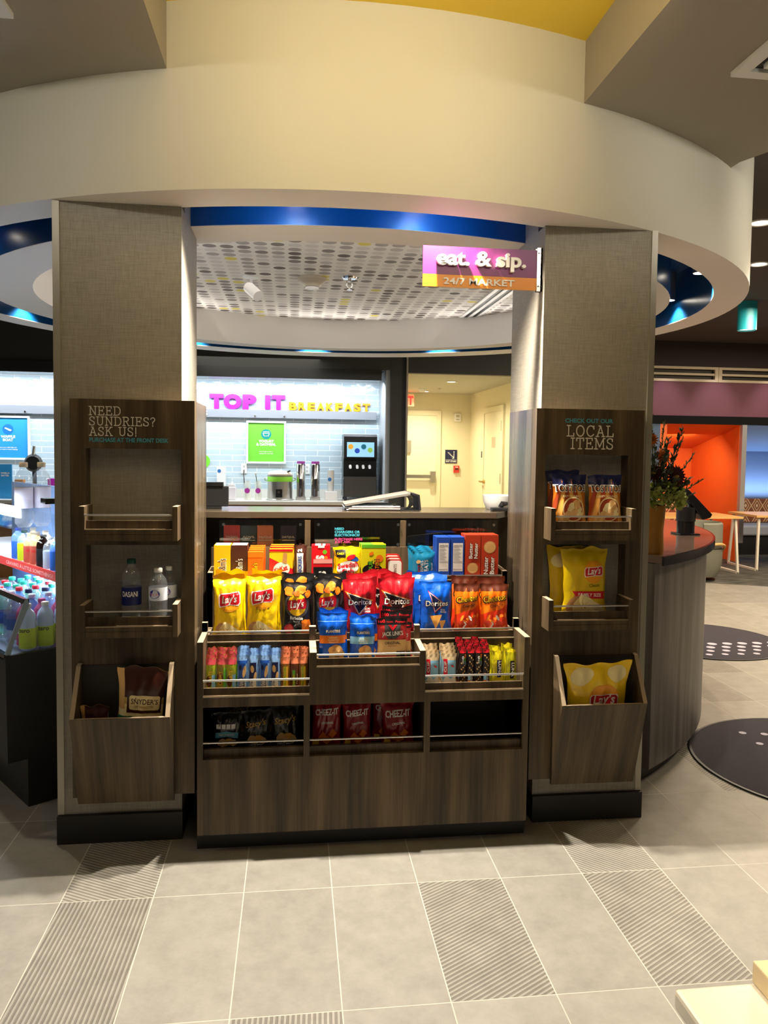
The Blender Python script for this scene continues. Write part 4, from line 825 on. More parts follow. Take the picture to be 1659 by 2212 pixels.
for i in range(3): place('wafer_bar_pack', me, (-.194+.003*i, .648+.024*i, Z3), ('red and yellow wafer bar pack at the front of its row', 'red and yellow wafer bar pack second in its row', 'rearmost red and yellow wafer bar pack')[i], 'candy', 'red and yellow wafer bar packs').scale = (1, 1, (1, 1.06, 1.10)[i])
me = bag_mesh('chocolate_bar', .046, .140, .022, [BB, iWHT, iBLU, iRED], [('r', -.30, .0, .36, .80, 1), vt('SNICKERS', .20, .40, 1.9, .38, 2, .03), vt('2', .18, .88, .0, .4, 1, .04)], 5, 8, 14, wr=.5)
for i in range(3): place('chocolate_bar', me, (-.116+.004*i, .650+.026*i, Z3), ('brown chocolate bar with blue lettering at the front of its row', 'brown chocolate bar second in its row', 'rearmost brown chocolate bar')[i], 'candy', 'brown chocolate bars')
me = carton_mesh('chewy_candy_pack', .080, .022, .085, [BR, iWHT, iBLK, iPNK], [('r', -.5, .80, .5, 1, 3), ('r', -.5, .0, .5, .62, 2), vt('S', .14, .30, .0, .36, 1, .06)])
place('chewy_candy_pack', me, (-.018, .650, Z3), 'short red fruit candy pack in front of the taller one', 'candy', 'red fruit candy packs')
me = carton_mesh('chewy_candy_pack', .078, .03, .140, [BR, iWHT, iGRN, iORA], [vt('S', .16, .62, .0, .42, 1, .06), ('e', .22, .80, .12, .12, 0, 2), ('e', .28, .62, .10, .10, 0, 3), ('r', -.15, .93, .2, 1, 1)], [(-.3, -.45, 0, .45, 1), (.1, -.45, .25, .45, 1)])
place('chewy_candy_pack', me, (-.026, .690, Z3), 'taller red fruit candy pack behind the short one', 'candy', 'red fruit candy packs')
place('chewy_candy_pack', me, (-.024, .724, Z3), 'rearmost red fruit candy pack', 'candy', 'red fruit candy packs')
me = bag_mesh('gummy_bag', .116, .132, .03, [YEL, iRED, iWHT, iBLU, iBLK], [('r', -.48, .70, -.08, .94, 4), ('t', 'CANDY', -.28, .78, .3, .08, .02, 0, 0, 0), ('e', .24, .66, .24, .10, -.3, 3), ('e', .14, .70, .2, .09, .3, 1), ('e', .0, .36, .46, .24, .1, 2), ('t', 'Swedish', .02, .37, .86, .19, .03, .12, 0, 1), ('t', 'Fish', .02, .17, .46, .19, .03, .08, 0, 1)], 7, 14, 16, wr=.7)
place('gummy_bag', me, (.088, .655, Z3), 'yellow gummy candy bag with red lettering', 'candy', 'yellow gummy bags', lean=.06)
place('gummy_bag', me, (.084, .695, Z3), 'yellow gummy candy bag behind the front one', 'candy', 'yellow gummy bags', lean=.03)
me = carton_mesh('sour_candy_box', .104, .035, .148, [mat('carton_lime', 'DCD20E', .4), iGRN, iBLK, iORA, iWHT], [('r', -.5, .90, .5, 1, 1), ('e', .24, .60, .15, .15, 0, 3), ('e', -.1, .74, .10, .07, .5, 3), ('e', -.05, .26, .42, .26, .0, 2), ('e', .28, .20, .16, .16, 0, 2), vt('SOUR', -.05, .34, .60, .19, 2, .09), vt('SOUR', -.05, .34, .56, .17, 1, .02), vt('PATCH', .22, .36, .62, .19, 2, .09), vt('PATCH', .22, .36, .58, .17, 3, .02), ], [(-.5, -.5, .0, .5, 1), (.0, -.5, .5, .5, 0)])
place('sour_candy_box', me, (.199, .655, Z3), 'lime and yellow sour candy box with splashed lettering', 'candy box', 'lime sour candy boxes')
place('sour_candy_box', me, (.194, .695, Z3), 'lime sour candy box behind the front one', 'candy box', 'lime sour candy boxes')
for i in range(3):
    mb = MB(); w2, h2, r = .034, .082, .012
    pts = [(sx*(w2-r)+r*math.cos(a), h2/2+sz*(h2/2-r)+r*math.sin(a)) for sx, sz, a0 in ((1, -1, -PI/2), (1, 1, 0), (-1, 1, PI/2), (-1, -1, PI)) for a in (a0, a0+PI/4, a0+PI/2)]
    mb.prism(pts, 'y', -.010, .010, 0); ins = [(a*.86, h2/2+(b-h2/2)*.88) for a, b in pts]; mb.prism(ins, 'y', -.0112, -.010, 1)
    printed(mb, [vt('MINTS', .12, .5, .62, .20, 2, .0)], .068, h2, lambda x, z, off: (x, -.0113-off, z), step=1)
    place('mint_tin', mb_mesh(mb, 'mint_tin', [mat('tin_red', 'C03028', .25, .3), mat('tin_white', 'EDE6DA', .3), iBRN]), (.291-.002*i, .652+.026*i, Z3), ('red and white mint tin at the front of its row', 'red and white mint tin second in its row', 'rearmost red and white mint tin')[i], 'tin', 'red and white mint tins', lean=.05).scale = (1, 1, 1+.1*i)
me = bag_mesh('crispy_treat_pack', .100, .118, .022, [TEALF, iWHT, iRED, iTAN], [('r', -.30, .0, .44, .78, 0), vt('TREATS', .20, .36, .78, .20, 1, .02), vt('KRISPIES', -.04, .36, .72, .14, 1, .01), vt('RICE', -.20, .36, .34, .12, 2, .01), ('e', -.28, .62, .10, .08, .3, 3), vt('Original', .42, .36, .5, .08, 1, .01)], 9, 12, 16, wr=.8)
for i in range(4): place('crispy_treat_pack', me, (.418-.004*i, .650+.026*i, Z3), ('blue crispy treat pack at the front of its row', 'blue crispy treat pack second in its row', 'blue crispy treat pack third in its row', 'rearmost blue crispy treat pack')[i], 'snack pack', 'blue crispy treat packs').scale = (1, 1, 1+.04*i)
nf = [('r', -.34, .06, .40, .86, 1), ('t', 'Nutrition Facts', .03, .80, .62, .08, .02, 0, 0, 2), ('r', -.30, .775, .36, .785, 2), ('r', -.30, .40, .36, .41, 2), ('r', -.30, .22, .36, .23, 2)]+[('r', -.30, .75-.03*i, .1+.2*((i*7) % 3)/3, .758-.03*i, 3) for i in range(11)]+[('r', -.34, .06, .40, .18, 0)]
me = carton_mesh('cookie_box', .058, .045, .180, [BL, iWHT, iBLK, iGRY], nf, [])
pair('cookie_box', me, .500, .655, ('blue cookie box with nutrition panel, left one of two in front', 'blue cookie box behind the left front blue one'), 'cookie box', 'blue cookie boxes', .05)
pair('cookie_box', me, .563, .655, ('blue cookie box with nutrition panel, beside the rust red boxes', 'blue cookie box behind the right front blue one'), 'cookie box', 'blue cookie boxes', .05)
nb = [('e', .0, .72, .36, .36, 0, 3), ('e', .0, .72, .32, .32, 0, 2)]+[('r', -.2, .66+.04*i, .2, .665+.04*i, 3) for i in range(4)]+[vt('Nutter', -.10, .30, 1.05, .28, 4, .06), vt('Nutter', -.10, .30, 1.0, .26, 1, .02), vt('Butter', .26, .30, 1.05, .28, 4, .06), vt('Butter', .26, .30, 1.0, .26, 1, .02)]
nb2 = [('e', .0, .24, .36, .36, 0, 3), ('e', .0, .24, .32, .32, 0, 2)]+[('r', -.2, .18+.04*i, .2, .185+.04*i, 3) for i in range(4)]+[vt('Nutter', .30, .64, 1.05, .26, 4, .06), vt('Nutter', .30, .64, 1.0, .24, 1, .02), vt('Butter', -.04, .64, 1.05, .26, 4, .06), vt('Butter', -.04, .64, 1.0, .24, 1, .02)]
NBm = [BRO, iWHT, iTAN, iPOT, iBRN]
me1 = carton_mesh('cookie_box', .068, .045, .190, NBm, nb2); me2 = carton_mesh('cookie_box', .076, .045, .190, NBm, nb)
pair('cookie_box', me1, .631, .655, ('rust red cookie box beside the blue boxes', 'rust red cookie box behind the one beside the blue boxes'), 'cookie box', 'rust red cookie boxes', .05)
pair('cookie_box', me2, .706, .655, ('rust red cookie box at the right end of the upper tier', 'rust red cookie box behind the right end one'), 'cookie box', 'rust red cookie boxes', .05)
# ------------------------------------------------------------------ snack bars in the two front bins
def bars(nm, mk, xs, rows, y0, dy, cat, grp, desc, seed, dx=.004, hs=(1, 1.08, 1.15, 1.2, 1.25)):
    rr = random.Random(seed)
    for j in range(rows):
        for i, x in enumerate(xs):
            if rows > 1 and i % 2 and j == rows-1 and len(xs) > 3: continue
            side = ORD[i]+' from the left' if len(xs) > 1 else ''
            row = ('front row', 'second row', 'third row', 'fourth row', 'fifth row')[j]
            o = place(nm, mk[(i+j) % len(mk)], (x+rr.uniform(-dx, dx)*.3, y0+dy*j, .608), f'{desc}, {row}, {ORD[i]} from left', cat, grp, lean=.04, rz=rr.uniform(-.05, .05), roll=rr.uniform(-.012, .012))
            o.scale = (.84, .72, hs[j])
RTOP = film('red_pearl_film', 'D8505A')
oat = [bag_mesh('oat_bar', .043, .128, .016, [film('lime_film', 'A8B428'), RTOP, iBRN, iLBL, iYEL], [('r', -.5, .80, .5, 1, 1), ('r', .1, .0, .5, .5, 3), ('e', -.2, .30, .28, .5, .1, 2), vt('OATS', .14, .45, 1.0, .4, 4, .02)], 101, 8, 14, wr=.6),
       bag_mesh('oat_bar', .043, .128, .016, [film('olive_film', '9A8A30'), RTOP, iBRN, iGRN, iYEL], [('r', -.5, .80, .5, 1, 1), ('p', [(.2, .0), (.5, .0), (.5, .7), (.3, .7)], 3), ('e', -.1, .40, .34, .5, .1, 2), vt('CHEWY', .10, .40, 1.2, .36, 4, .02)], 102, 8, 14, wr=.6)]
bars('oat_bar', oat, [-.4515, -.413, -.375], 4, .332, .022, 'snack bar', 'red-topped oat bars in the left bin', 'red-topped oat bar in the left bin', 1)
BLF = film('sky_blue_film', '7FA8DC')
cer = [bag_mesh('cereal_bar', .047, .136, .018, [BLF, iBLU, iTAN, iNVY, iWHT], [('r', -.5, .78, .5, .86, 1), ('r', -.40, .30, .34, .78, 1), ('e', -.2, .66, .14, .2, .2, 3), ('e', .18, .55, .16, .5, -.2, 2), ('r', -.3, .02, .3, .36, 4), vt('NUTRI', -.06, .20, .8, .24, 3, .02), vt('GRAIN', .22, .20, .8, .24, 3, .02)], 103, 8, 14, wr=.6),
       bag_mesh('cereal_bar', .047, .136, .018, [BLF, iNVY, iTAN, iNVY, iWHT], [('r', -.40, .25, .34, .80, 1), ('e', -.12, .62, .2, .3, .2, 2), ('e', .2, .40, .14, .4, -.2, 2), ('r', -.3, .02, .3, .30, 4), vt('NUTRI', -.04, .16, .7, .22, 3, .02)], 104, 8, 14, wr=.6)]
bars('cereal_bar', cer, [-.3335, -.292, -.2505, -.209], 4, .330, .022, 'snack bar', 'blue cereal bars in the left bin', 'sky blue cereal bar in the left bin', 2, hs=(1, 1.06, 1.12, 1.16, 1.2))
PCH = film('peach_film', 'E8845A')
gra = [bag_mesh('granola_bar', .044, .126, .017, [film('bronze_film', '8A5A1E'), PCH, iGRN, iYEL, iBRN], [('r', -.5, .80, .5, 1, 1), ('r', -.24, .05, .30, .72, 3), vt('NATURE', .04, .55, .9, .22, 2, .03), vt('VALLEY', .04, .25, .9, .22, 2, .03)], 105, 8, 14, wr=.6),
       bag_mesh('granola_bar', .044, .126, .017, [film('copper_film', '6E3416'), PCH, iGRN, iYEL, iCRM], [('r', -.5, .80, .5, 1, 1), ('r', -.32, .05, .0, .60, 2), vt('NATURE', -.08, .32, .9, .2, 3, .02), vt('Peanut', .30, .34, .9, .18, 4, .0)], 106, 8, 14, wr=.6)]
bars('granola_bar', gra, [-.169, -.132, -.1005], 4, .332, .022, 'snack bar', 'bronze granola bars in the left bin', 'bronze granola bar with peach top in the left bin', 3)
clif = [bag_mesh('energy_bar', .070, .132, .020, [film('kraft_film', 'CDB58E'), iLBL, iRED, iWHT, iBRN], [('r', -.5, .12, .5, .80, 1), ('p', [(-.5, .16), (-.2, .34), (.1, .22), (.5, .38), (.5, .10), (-.5, .10)], 3), ('r', -.42, .36, -.14, .84, 2), vt('CLIF', -.22, .60, .62, .16, 3, .03), ('e', .24, .62, .14, .05, -.4, 2)], 107, 10, 14, wr=.6)]
bars('energy_bar', clif, [.405, .474], 4, .328, .024, 'snack bar', 'kraft and blue energy bars in the right bin', 'kraft and pale blue energy bar in the right bin', 4, hs=(.98, 1.04, 1.12, 1.16, 1.2))
RD2 = film('red_foil_film', 'D0202C')
kind = [bag_mesh('nut_bar', .034, .150, .018, [film('nut_dark_film', '2A201C'), RD2, iTAN, iORA, iLBL, iWHT, iGRN], [('r', -.5, .88, .5, 1, 1), ('r', -.5, .0, .5, .06, 1)]+[('e', -.25+.5*((i*7) % 3)/2, .12+.055*i, .12, .09, i, 2) for i in range(11)]+[('r', -.2, .56, .5, .86, 6 if False else 0), ('r', .2, .56, .5, .66, 4), ('r', .2, .66, .5, .76, 6), ('r', .2, .76, .5, .86, 3), vt('KIND', .08, .71, .85, .28, 5, .02)], 108, 8, 16, wr=.5),
        bag_mesh('nut_bar', .034, .150, .018, [film('nut_dark_film', '2A201C'), RD2, iTAN, iORA, iLBL, iWHT], [('r', -.5, .88, .5, 1, 1)]+[('e', -.25+.5*((i*5) % 3)/2, .32+.055*i, .12, .09, i, 2) for i in range(10)]+[('r', -.5, .05, -.1, .15, 3), ('r', -.5, .15, -.1, .28, 4), vt('KIND', .18, .16, .85, .30, 5, .02)], 109, 8, 16, wr=.5)]
bars('nut_bar', kind, [.5275, .560, .5925, .625], 5, .330, .018, 'snack bar', 'red-capped dark nut bars in the right bin', 'red-capped dark nut bar in the right bin', 5, dx=.003, hs=(.98, 1.03, 1.09, 1.14, 1.18))
luna = [bag_mesh('soft_bar', .056, .134, .020, [film('lemon_film', 'DCCB1A'), iNVY, iWHT, iYEL], [('r', -.08, .22, .34, .74, 1), ('t', 'LUNA', .06, .48, 1.05, .26, .03, -PI/2, 0, 2)], 110, 10, 14, wr=.9),
        bag_mesh('soft_bar', .054, .128, .020, [film('chartreuse_film', 'A8A414'), iBLK, iWHT, iYEL], [('r', -.08, .18, .34, .74, 1), ('t', 'LUNA', .06, .46, 1.05, .26, .03, -PI/2, 0, 2)], 111, 10, 14, wr=.9)]
bars('soft_bar', luna, [.671, .726], 4, .334, .022, 'snack bar', 'lemon yellow soft bars in the right bin', 'lemon yellow soft bar in the right bin', 6, hs=(1, 1, 1.05, 1.1, 1.1))
# ================================================================== SIGN, RING LAMPS, CEILING FITTINGS
LAMPW = mat('lamp_glow', 'FFFFFF', .5, emit=(1, .88, .70), estr=14)
SIGNP, SIGNO = mat('sign_purple', '7A2064', .35), mat('sign_orange', 'E8920C', .35)
sg = thing('market_sign', 'purple and orange sign reading eat. & sip. 24/7 MARKET on the right pillar', 'sign', (.84, .44, 2.28))
mb = MB(); mb.box(.362, .452, 2.246, .832, .464, 2.357); mb.build('upper_panel', SIGNP, sg, smooth=0)
mb = MB(); mb.box(.362, .452, 2.197, .832, .464, 2.2455); mb.build('lower_panel', SIGNO, sg, smooth=0)
mb = MB(); put_text(mb, 'eat. & sip.', .598, 2.283, .451, width=.365, cap=.058, bold=.03, depth=.018); put_text(mb, '24/7 MARKET', .592, 2.208, .451, width=.292, cap=.026, bold=.022, depth=.004)
mb.build('lettering', mat('sign_letter_white', 'F2ECDD', .4), sg, smooth=30)
mb = MB(); mb.box(.830, .446, 2.192, .853, .450, 2.366); mb.box(.830, .466, 2.192, .853, .470, 2.366); mb.box(.845, .446, 2.192, .8535, .470, 2.366); mb.build('bracket', METAL, sg, smooth=0)
for x in (.836, .847):
    for z in (2.212, 2.345):
        mb = MB(); mb.cyl((x, .443, z), .003, .004, 10, axis='y'); mb.build('screw', mat('screw_grey', '55504A', .4, .8), sg)
for a in LAMPS:
    x, y = .115+LRX*math.cos(math.radians(a)), 2.585+LRY*math.sin(math.radians(a))
    i = LAMPS.index(a)
    o = thing('ring_downlight', 'cylinder downlight in the blue channel of the ceiling ring', 'downlight', (x, y, 2.78), group='downlights in the blue ring channel')
    if a in (-25, -3): o['label'] = 'lit cylinder downlight in the blue channel, '+('upper' if a == -25 else 'lower')+' of the two beside the right pillar'; o['group'] = 'downlights in the blue ring channel'
    mb = MB(); mb.lathe([(.0001, 2.779), (.042, 2.779), (.042, 2.590), (.038, 2.588), (.038, 2.60)], (x, y, 0), 20); mb.build('lamp_can', mat('lamp_can_grey', '8A93A0', .35, .3), o)
    mb = MB(); mb.lathe([(.0001, 2.593), (.038, 2.593)], (x, y, 0), 20); mb.build('lens', LAMPW, o)
o = thing('ceiling_spotlight', 'white tilting spotlight head on the spotted ceiling', 'spotlight', (-.44, 2.78, 2.703))
mb = MB(); mb.cyl((-.44, 2.78, 2.690), .055, .012, 18); mb.tube([(-.44, 2.78, 2.69), (-.44, 2.78, 2.63)], .010, 8); mb.build('mount', PLAST, o)
mb = MB(); mb.tube([(-.46, 2.80, 2.635), (-.39, 2.72, 2.56)], .038, 16); mb.build('head', PLAST, o)
o = thing('smoke_detector', 'white dome smoke detector in the middle of the spotted ceiling', 'smoke detector', (-.03, 2.75, 2.703))
mb = MB(); mb.lathe([(.0001, 2.702), (.098, 2.702), (.098, 2.685), (.06, 2.655), (.055, 2.640), (.0001, 2.640)], (-.03, 2.75, 0), 24); mb.build('housing', mat('detector_white', 'B4AA98', .5), o)
mb = MB(); mb.lathe([(.0001, 2.639), (.045, 2.639), (.045, 2.628), (.0001, 2.628)], (-.03, 2.75, 0), 20); mb.build('sensor', PLAST, o)
o = thing('sprinkler', 'chrome sprinkler head hanging from the spotted ceiling', 'sprinkler', (.22, 2.68, 2.703))
mb = MB(); mb.lathe([(.0001, 2.702), (.052, 2.702), (.045, 2.690), (.0001, 2.690)], (.22, 2.68, 0), 20); mb.build('escutcheon', CHROME, o)
mb = MB(); mb.tube([(.22, 2.68, 2.69), (.22, 2.68, 2.672)], .012, 10); mb.tube([(.205, 2.68, 2.674), (.200, 2.68, 2.645), (.22, 2.68, 2.620)], .005, 8); mb.tube([(.235, 2.68, 2.674), (.24, 2.68, 2.645), (.22, 2.68, 2.620)], .005, 8); mb.cyl((.22, 2.68, 2.614), .018, .004, 14); mb.build('head', CHROME, o)
o = thing('slot_diffuser', 'long slotted air diffuser at the right of the spotted ceiling', 'air vent', (1.37, 3.2, 2.703))
mb = MB(); 
for x0, x1 in ((1.27, 1.30), (1.335, 1.365), (1.40, 1.43)): mb.box(x0, 2.2, 2.692, x1, 4.05, 2.7025)
mb.build('frame', PLAST, o, smooth=0)
mb = MB(); mb.box(1.30, 2.2, 2.699, 1.40, 4.05, 2.7026); mb.build('slot', BLACK, o, smooth=0)
def square_vent(x, y, s, lab):
    o = thing('ceiling_vent', lab, 'air vent', (x, y, 2.87)); h = s/2
    for nm, r0, r1, z0, z1, m in (('frame', h, h-.045, 2.852, 2.869, PLAST), ('louver', h-.075, h-.105, 2.850, 2.866, PLAST), ('louver', h-.135, h-.165, 2.850, 2.866, PLAST)):
        mb = MB(); mb.box(x-r0, y-r0, z0, x+r0, y-r1, z1); mb.box(x-r0, y+r1, z0, x+r0, y+r0, z1); mb.box(x-r0, y-r1, z0, x-r1, y+r1, z1); mb.box(x+r1, y-r1, z0, x+r0, y+r1, z1); mb.build(nm, m, o, smooth=0)
    mb = MB(); mb.box(x-h+.04, y-h+.04, 2.866, x+h-.04, y+h-.04, 2.8695); mb.build('backing', DARKIN, o, smooth=0)
square_vent(1.355+.3, -.045-.3, .6, 'white square ceiling vent at the right of the grey soffit')
square_vent(-1.01-.3, -.055-.3, .6, 'white square ceiling vent in the grey soffit at the top left')
for x, y, lab in ((2.99, 2.38, 'recessed downlight in the dark ceiling, the upper one beside the ring edge'), (3.66, 3.46, 'recessed downlight in the dark ceiling, the lower one beside the ring edge')):
    o = thing('recessed_downlight', lab, 'downlight', (x, y, 3.121)); mb = MB(); mb.lathe([(.06, 3.1205), (.085, 3.1205), (.085, 3.112), (.062, 3.112)], (x, y, 0), 24); mb.build('trim_ring', PLAST, o)
    mb = MB(); mb.lathe([(.0001, 3.118), (.063, 3.118)], (x, y, 0), 24); mb.build('lens', LAMPW, o)
o = thing('ceiling_cylinder_light', 'teal cylinder light hanging from the dark ceiling on the right', 'ceiling light', (4.505, 5.0, 3.12))
mb = MB(); mb.lathe([(.0001, 3.12), (.095, 3.12), (.095, 2.83), (.088, 2.83), (.088, 2.86)], (4.505, 5.0, 0), 28); mb.build('can', mat('teal_paint', '1C8FA0', .4), o)
mb = MB(); mb.lathe([(.0001, 2.845), (.088, 2.845)], (4.505, 5, 0), 28); mb.build('lens', mat('lamp_glow_soft', 'FFFFFF', .5, emit=(1, .9, .7), estr=1.6), o)
# ================================================================== WORKTOP AND BEHIND THE GLASS
DZ = .012
o = thing('monitor', 'black screen seen from behind at the left end of the brown worktop', 'monitor', (-.51, .95, 1.262))
mb = MB(); mb.box(-.60, .93, 1.274, -.437, .955, 1.366); mb.build('screen', BLACK, o, smooth=0, bevel=.003)
mb = MB(); mb.box(-.56, .92, 1.2625, -.47, .98, 1.274); mb.build('stand', BLACK, o, smooth=0)
mb = MB(); mb.box(-.58, .925, 1.366, -.46, .96, 1.384); mb.build('top_module', BLACKG, o, smooth=0)
o = thing('ring_binder', 'black ring binder lying open on its back on the worktop', 'binder', (.34, .92, 1.262))
mb = MB(); mb.prism([(.085, 1.292), (.39, 1.345), (.395, 1.336), (.09, 1.283)], 'y', .86, 1.06); mb.build('cover', mat('binder_grey_board', '77736B', .6), o, smooth=0)
mb = MB(); mb.prism([(.388, 1.345), (.430, 1.336), (.438, 1.266), (.430, 1.264), (.423, 1.329), (.385, 1.337)], 'y', .86, 1.06); mb.build('spine', BLACK, o, smooth=0)
mb = MB(); mb.box(.10, .86, 1.2625, .430, 1.06, 1.2655); mb.build('cover', BLACK, o, smooth=0)
for i, x in enumerate((.392, .402, .412, .422, .432)):
    mb = MB(); mb.tube([(x, 1.06+.03*i, 1.30+.03*math.cos(a)) if False else (x-.030+.026*math.sin(a), .89+.033*i, 1.300+.032*math.cos(a)) for a in [j*PI/7 for j in range(8)]], .0028, 6); mb.build('ring', CHROME, o)
for i, (x0, x1, y0, y1, c) in enumerate(((.095, .34, .86, 1.03, 'C8CCD2'), (.105, .34, .855, 1.02, 'D8B8B0'), (.085, .32, .87, 1.04, 'B9C6D6'), (.12, .34, .86, 1.02, 'E2E2E0'), (.14, .31, .88, 1.02, '8FA6BC'))):
    mb = MB(); mb.box(x0, y0, 1.2660+.0046*i, x1, y1, 1.2702+.0046*i); tag(mb.build('paper_stack', mat('paper_'+c, c, .7), smooth=0), ('lowest sheaf of papers inside the open black binder', 'pinkish sheaf second from the bottom inside the open binder', 'pale blue sheaf in the middle of the binder papers', 'white sheaf fourth from the bottom in the open binder', 'small steel blue sheet on top of the binder papers')[i], 'papers', 'papers in the open binder')
o = tag(MB().lathe([(.0001, 1.2625), (.065, 1.2625), (.070, 1.270), (.080, 1.30), (.083, 1.330), (.081, 1.330), (.075, 1.30), (.065, 1.272), (.0001, 1.272)], (.845, 1.0, 0), 28).build('bowl', PLAST), 'white round bowl at the right end of the worktop', 'bowl')
o = thing('card_reader', 'small black device in front of the white bowl on the worktop', 'card reader', (.80, .90, 1.262))
mb = MB(); mb.box(.772, .86, 1.2625, .88, .90, 1.279); mb.build('body', BLACK, o, smooth=0, bevel=.003)
mb = MB(); mb.tube([(.815, .88, 1.279), (.825, .88, 1.296), (.85, .88, 1.298)], [.012, .014, .008], 8); mb.build('stand', BLACKG, o)
g = 'packets hanging behind the left glass'
for x, c, s_, lab in ((-.414, 'B02A26', 'TYLENOL', 'red medicine packet behind the left glass'), (-.340, '1E3A3E', 'ADVIL', 'dark green medicine packet behind the left glass'), (-.268, 'C87A5A', 'NyQuil', 'salmon medicine packet behind the left glass'), (-.165, '1E2348', 'DAYQUIL', 'navy medicine packet behind the left glass')):
    me = carton_mesh('medicine_packet', .070, .016, .098, [mat('packet_'+c, c, .45), mat('ink_pale', 'D8CFC0', .5)], [('t', s_, 0, .42, .8, .14, .02, 0, 0, 1), ('r', -.4, .30, .4, .33, 1)])
    place('medicine_packet', me, (x, .845, 1.099), lab, 'packet', g)
for i, x in enumerate((.655, .668, .681, .694, .707, .720)):
    mb = MB(); mb.box(x, .83, 1.0985, x+.009, .91, 1.19-.003*(i % 3)); tag(mb.build('file_folder', mat('folder_'+str(i % 2), ('4A3A3C', '6A6460')[i % 2], .6), smooth=0), 'thin file folder, '+ORD[i]+' from left behind the right glass', 'folder', 'folders behind the right glass')
mb = MB(); mb.prism([(.37, 1.0985), (.64, 1.0985), (.64, 1.150), (.52, 1.165), (.37, 1.15)], 'y', .86, .90); tag(mb.build('black_pouch', BLACKG, smooth=0, bevel=.006), 'black pouch lying behind the right glass window', 'pouch')
mb = MB(); mb.box(-.045, .86, 1.0985, .06, .875, 1.132); tag(mb.build('card_strip', PLAST, smooth=0), 'white card strip standing behind the middle glass', 'card')
# ================================================================== BREAKFAST NICHE
QTZ = mat('white_quartz', 'D8D6CE', .3)
mb = MB(); mb.box(-5.4, 6.77, .865, .944, 7.448, .905); mb.box(-5.4, 7.425, .905, .944, 7.448, 1.022); tag(mb.build('back_worktop', QTZ, smooth=0), 'white worktop along the pale blue tiled wall', 'worktop')
mb = MB(); mb.box(-5.4, 6.82, 0, .944, 7.44, .864); tag(mb.build('back_cabinet', mat('honey_wood', '8A5E2E', .5), smooth=0), 'honey wood base cabinet below the white worktop', 'cabinet')
o = thing('sign_rail', 'long grey metal rail mounted on the pale blue tiles', 'rail', (-1.0, 7.42, 1.97))
mb = MB(); mb.box(-5.4, 7.385, 1.923, .905, 7.448, 2.024); mb.build('rail_body', mat('rail_grey', '9FA3AB', .35, .4), o, smooth=0)
for x in (-3.40, -.64, -.27): mb = MB(); mb.cyl((x, 7.372, 1.945), .012, .014, 12, axis='y'); mb.build('bolt', CHROME, o)
mb = MB(); put_text(mb, 'S', -1.243, 1.945, 7.384, cap=.055, bold=.03, depth=.01); mb.build('lettering', PLAST, o, smooth=30)
o = thing('sign_letters', 'large purple letters reading TOP IT standing on the grey rail', 'sign', (-.73, 7.42, 2.026))
for ch, x, w in (('T', -1.118, .172), ('O', -.918, .222), ('P', -.708, .172), ('I', -.482, .066), ('T', -.345, .168)):
    mb = MB(); put_text(mb, ch, x, 2.0445, 7.436, width=w, cap=.165, bold=.075 if ch != 'I' else .06, depth=.04); mb.build('letter', mat('letter_purple', 'B41CC0', .35), o, smooth=30)
o = thing('sign_letters', 'smaller orange letters reading BREAKFAST standing on the grey rail', 'sign', (.31, 7.42, 2.026))
for i, ch in enumerate('BREAKFAST'):
    mb = MB(); put_text(mb, ch, -.165+i*.1175, 2.0345, 7.436, width=.098, cap=.098, bold=.05, depth=.03); mb.build('letter', mat('letter_orange', 'F09A10', .35), o, smooth=30)
def poster(x0, x1, z0, z1, face, title, lines, lab, cup=True):
    o = thing('poster', lab, 'poster', ((x0+x1)/2, 7.43, z0)); w = .024
    mb = MB(); mb.box(x0, 7.418, z0, x1, 7.449, z0+w); mb.box(x0, 7.418, z1-w, x1, 7.449, z1); mb.box(x0, 7.418, z0+w, x0+w, 7.449, z1-w); mb.box(x1-w, 7.418, z0+w, x1, 7.449, z1-w); mb.build('frame', PLAST, o, smooth=0)
    mb = MB(); mb.box(x0+w, 7.438, z0+w, x1-w, 7.445, z1-w); cx = (x0+x1)/2; h = z1-z0
    mb.lathe([(.0001, 7.4375), (.064, 7.4375)], (cx, 0, z0+h*.69), 28, 1, axis='y')
    if cup:
        mb.prism([(cx-.044, z0+h*.715), (cx+.044, z0+h*.715), (cx+.030, z0+h*.645), (cx-.030, z0+h*.645)], 'y', 7.436, 7.4372, 2); mb.prism([(cx-.034, z0+h*.705), (cx+.034, z0+h*.705), (cx+.023, z0+h*.655), (cx-.023, z0+h*.655)], 'y', 7.4345, 7.4362, 1); mb.prism([(cx-.046, z0+h*.735), (cx+.046, z0+h*.735), (cx+.03, z0+h*.755), (cx-.03, z0+h*.755)], 'y', 7.436, 7.4372, 2)
    else:
        mb.prism([(cx-.04, z0+h*.715), (cx-.03, z0+h*.735), (cx+.045, z0+h*.68), (cx+.035, z0+h*.655), (cx+.02, z0+h*.655)], 'y', 7.436, 7.4372, 2)
    for i, t_ in enumerate(title): put_text(mb, t_, cx, z0+h*(.50-.075*i), 7.437, cap=.030, bold=.05, m=2, sx=1.1)
    for i, t_ in enumerate(lines): put_text(mb, t_, cx, z0+h*(.27-.045*i), 7.437, cap=.013, bold=.02, m=2)
    mb.build('print', [face, mat('icon_teal', '0E8A88', .5) if cup else mat('icon_blue', '1470C8', .5), mat('ink_white', 'F4F0E8', .4)], o, smooth=0)
poster(-.749, -.250, 1.346, 1.886, mat('poster_green', '6FC83A', .5), ['YOGURT', '& OATMEAL'], ["Don't forget to swirl in", 'toppings for a new twist'], 'green framed poster reading YOGURT & OATMEAL on the tiled wall')
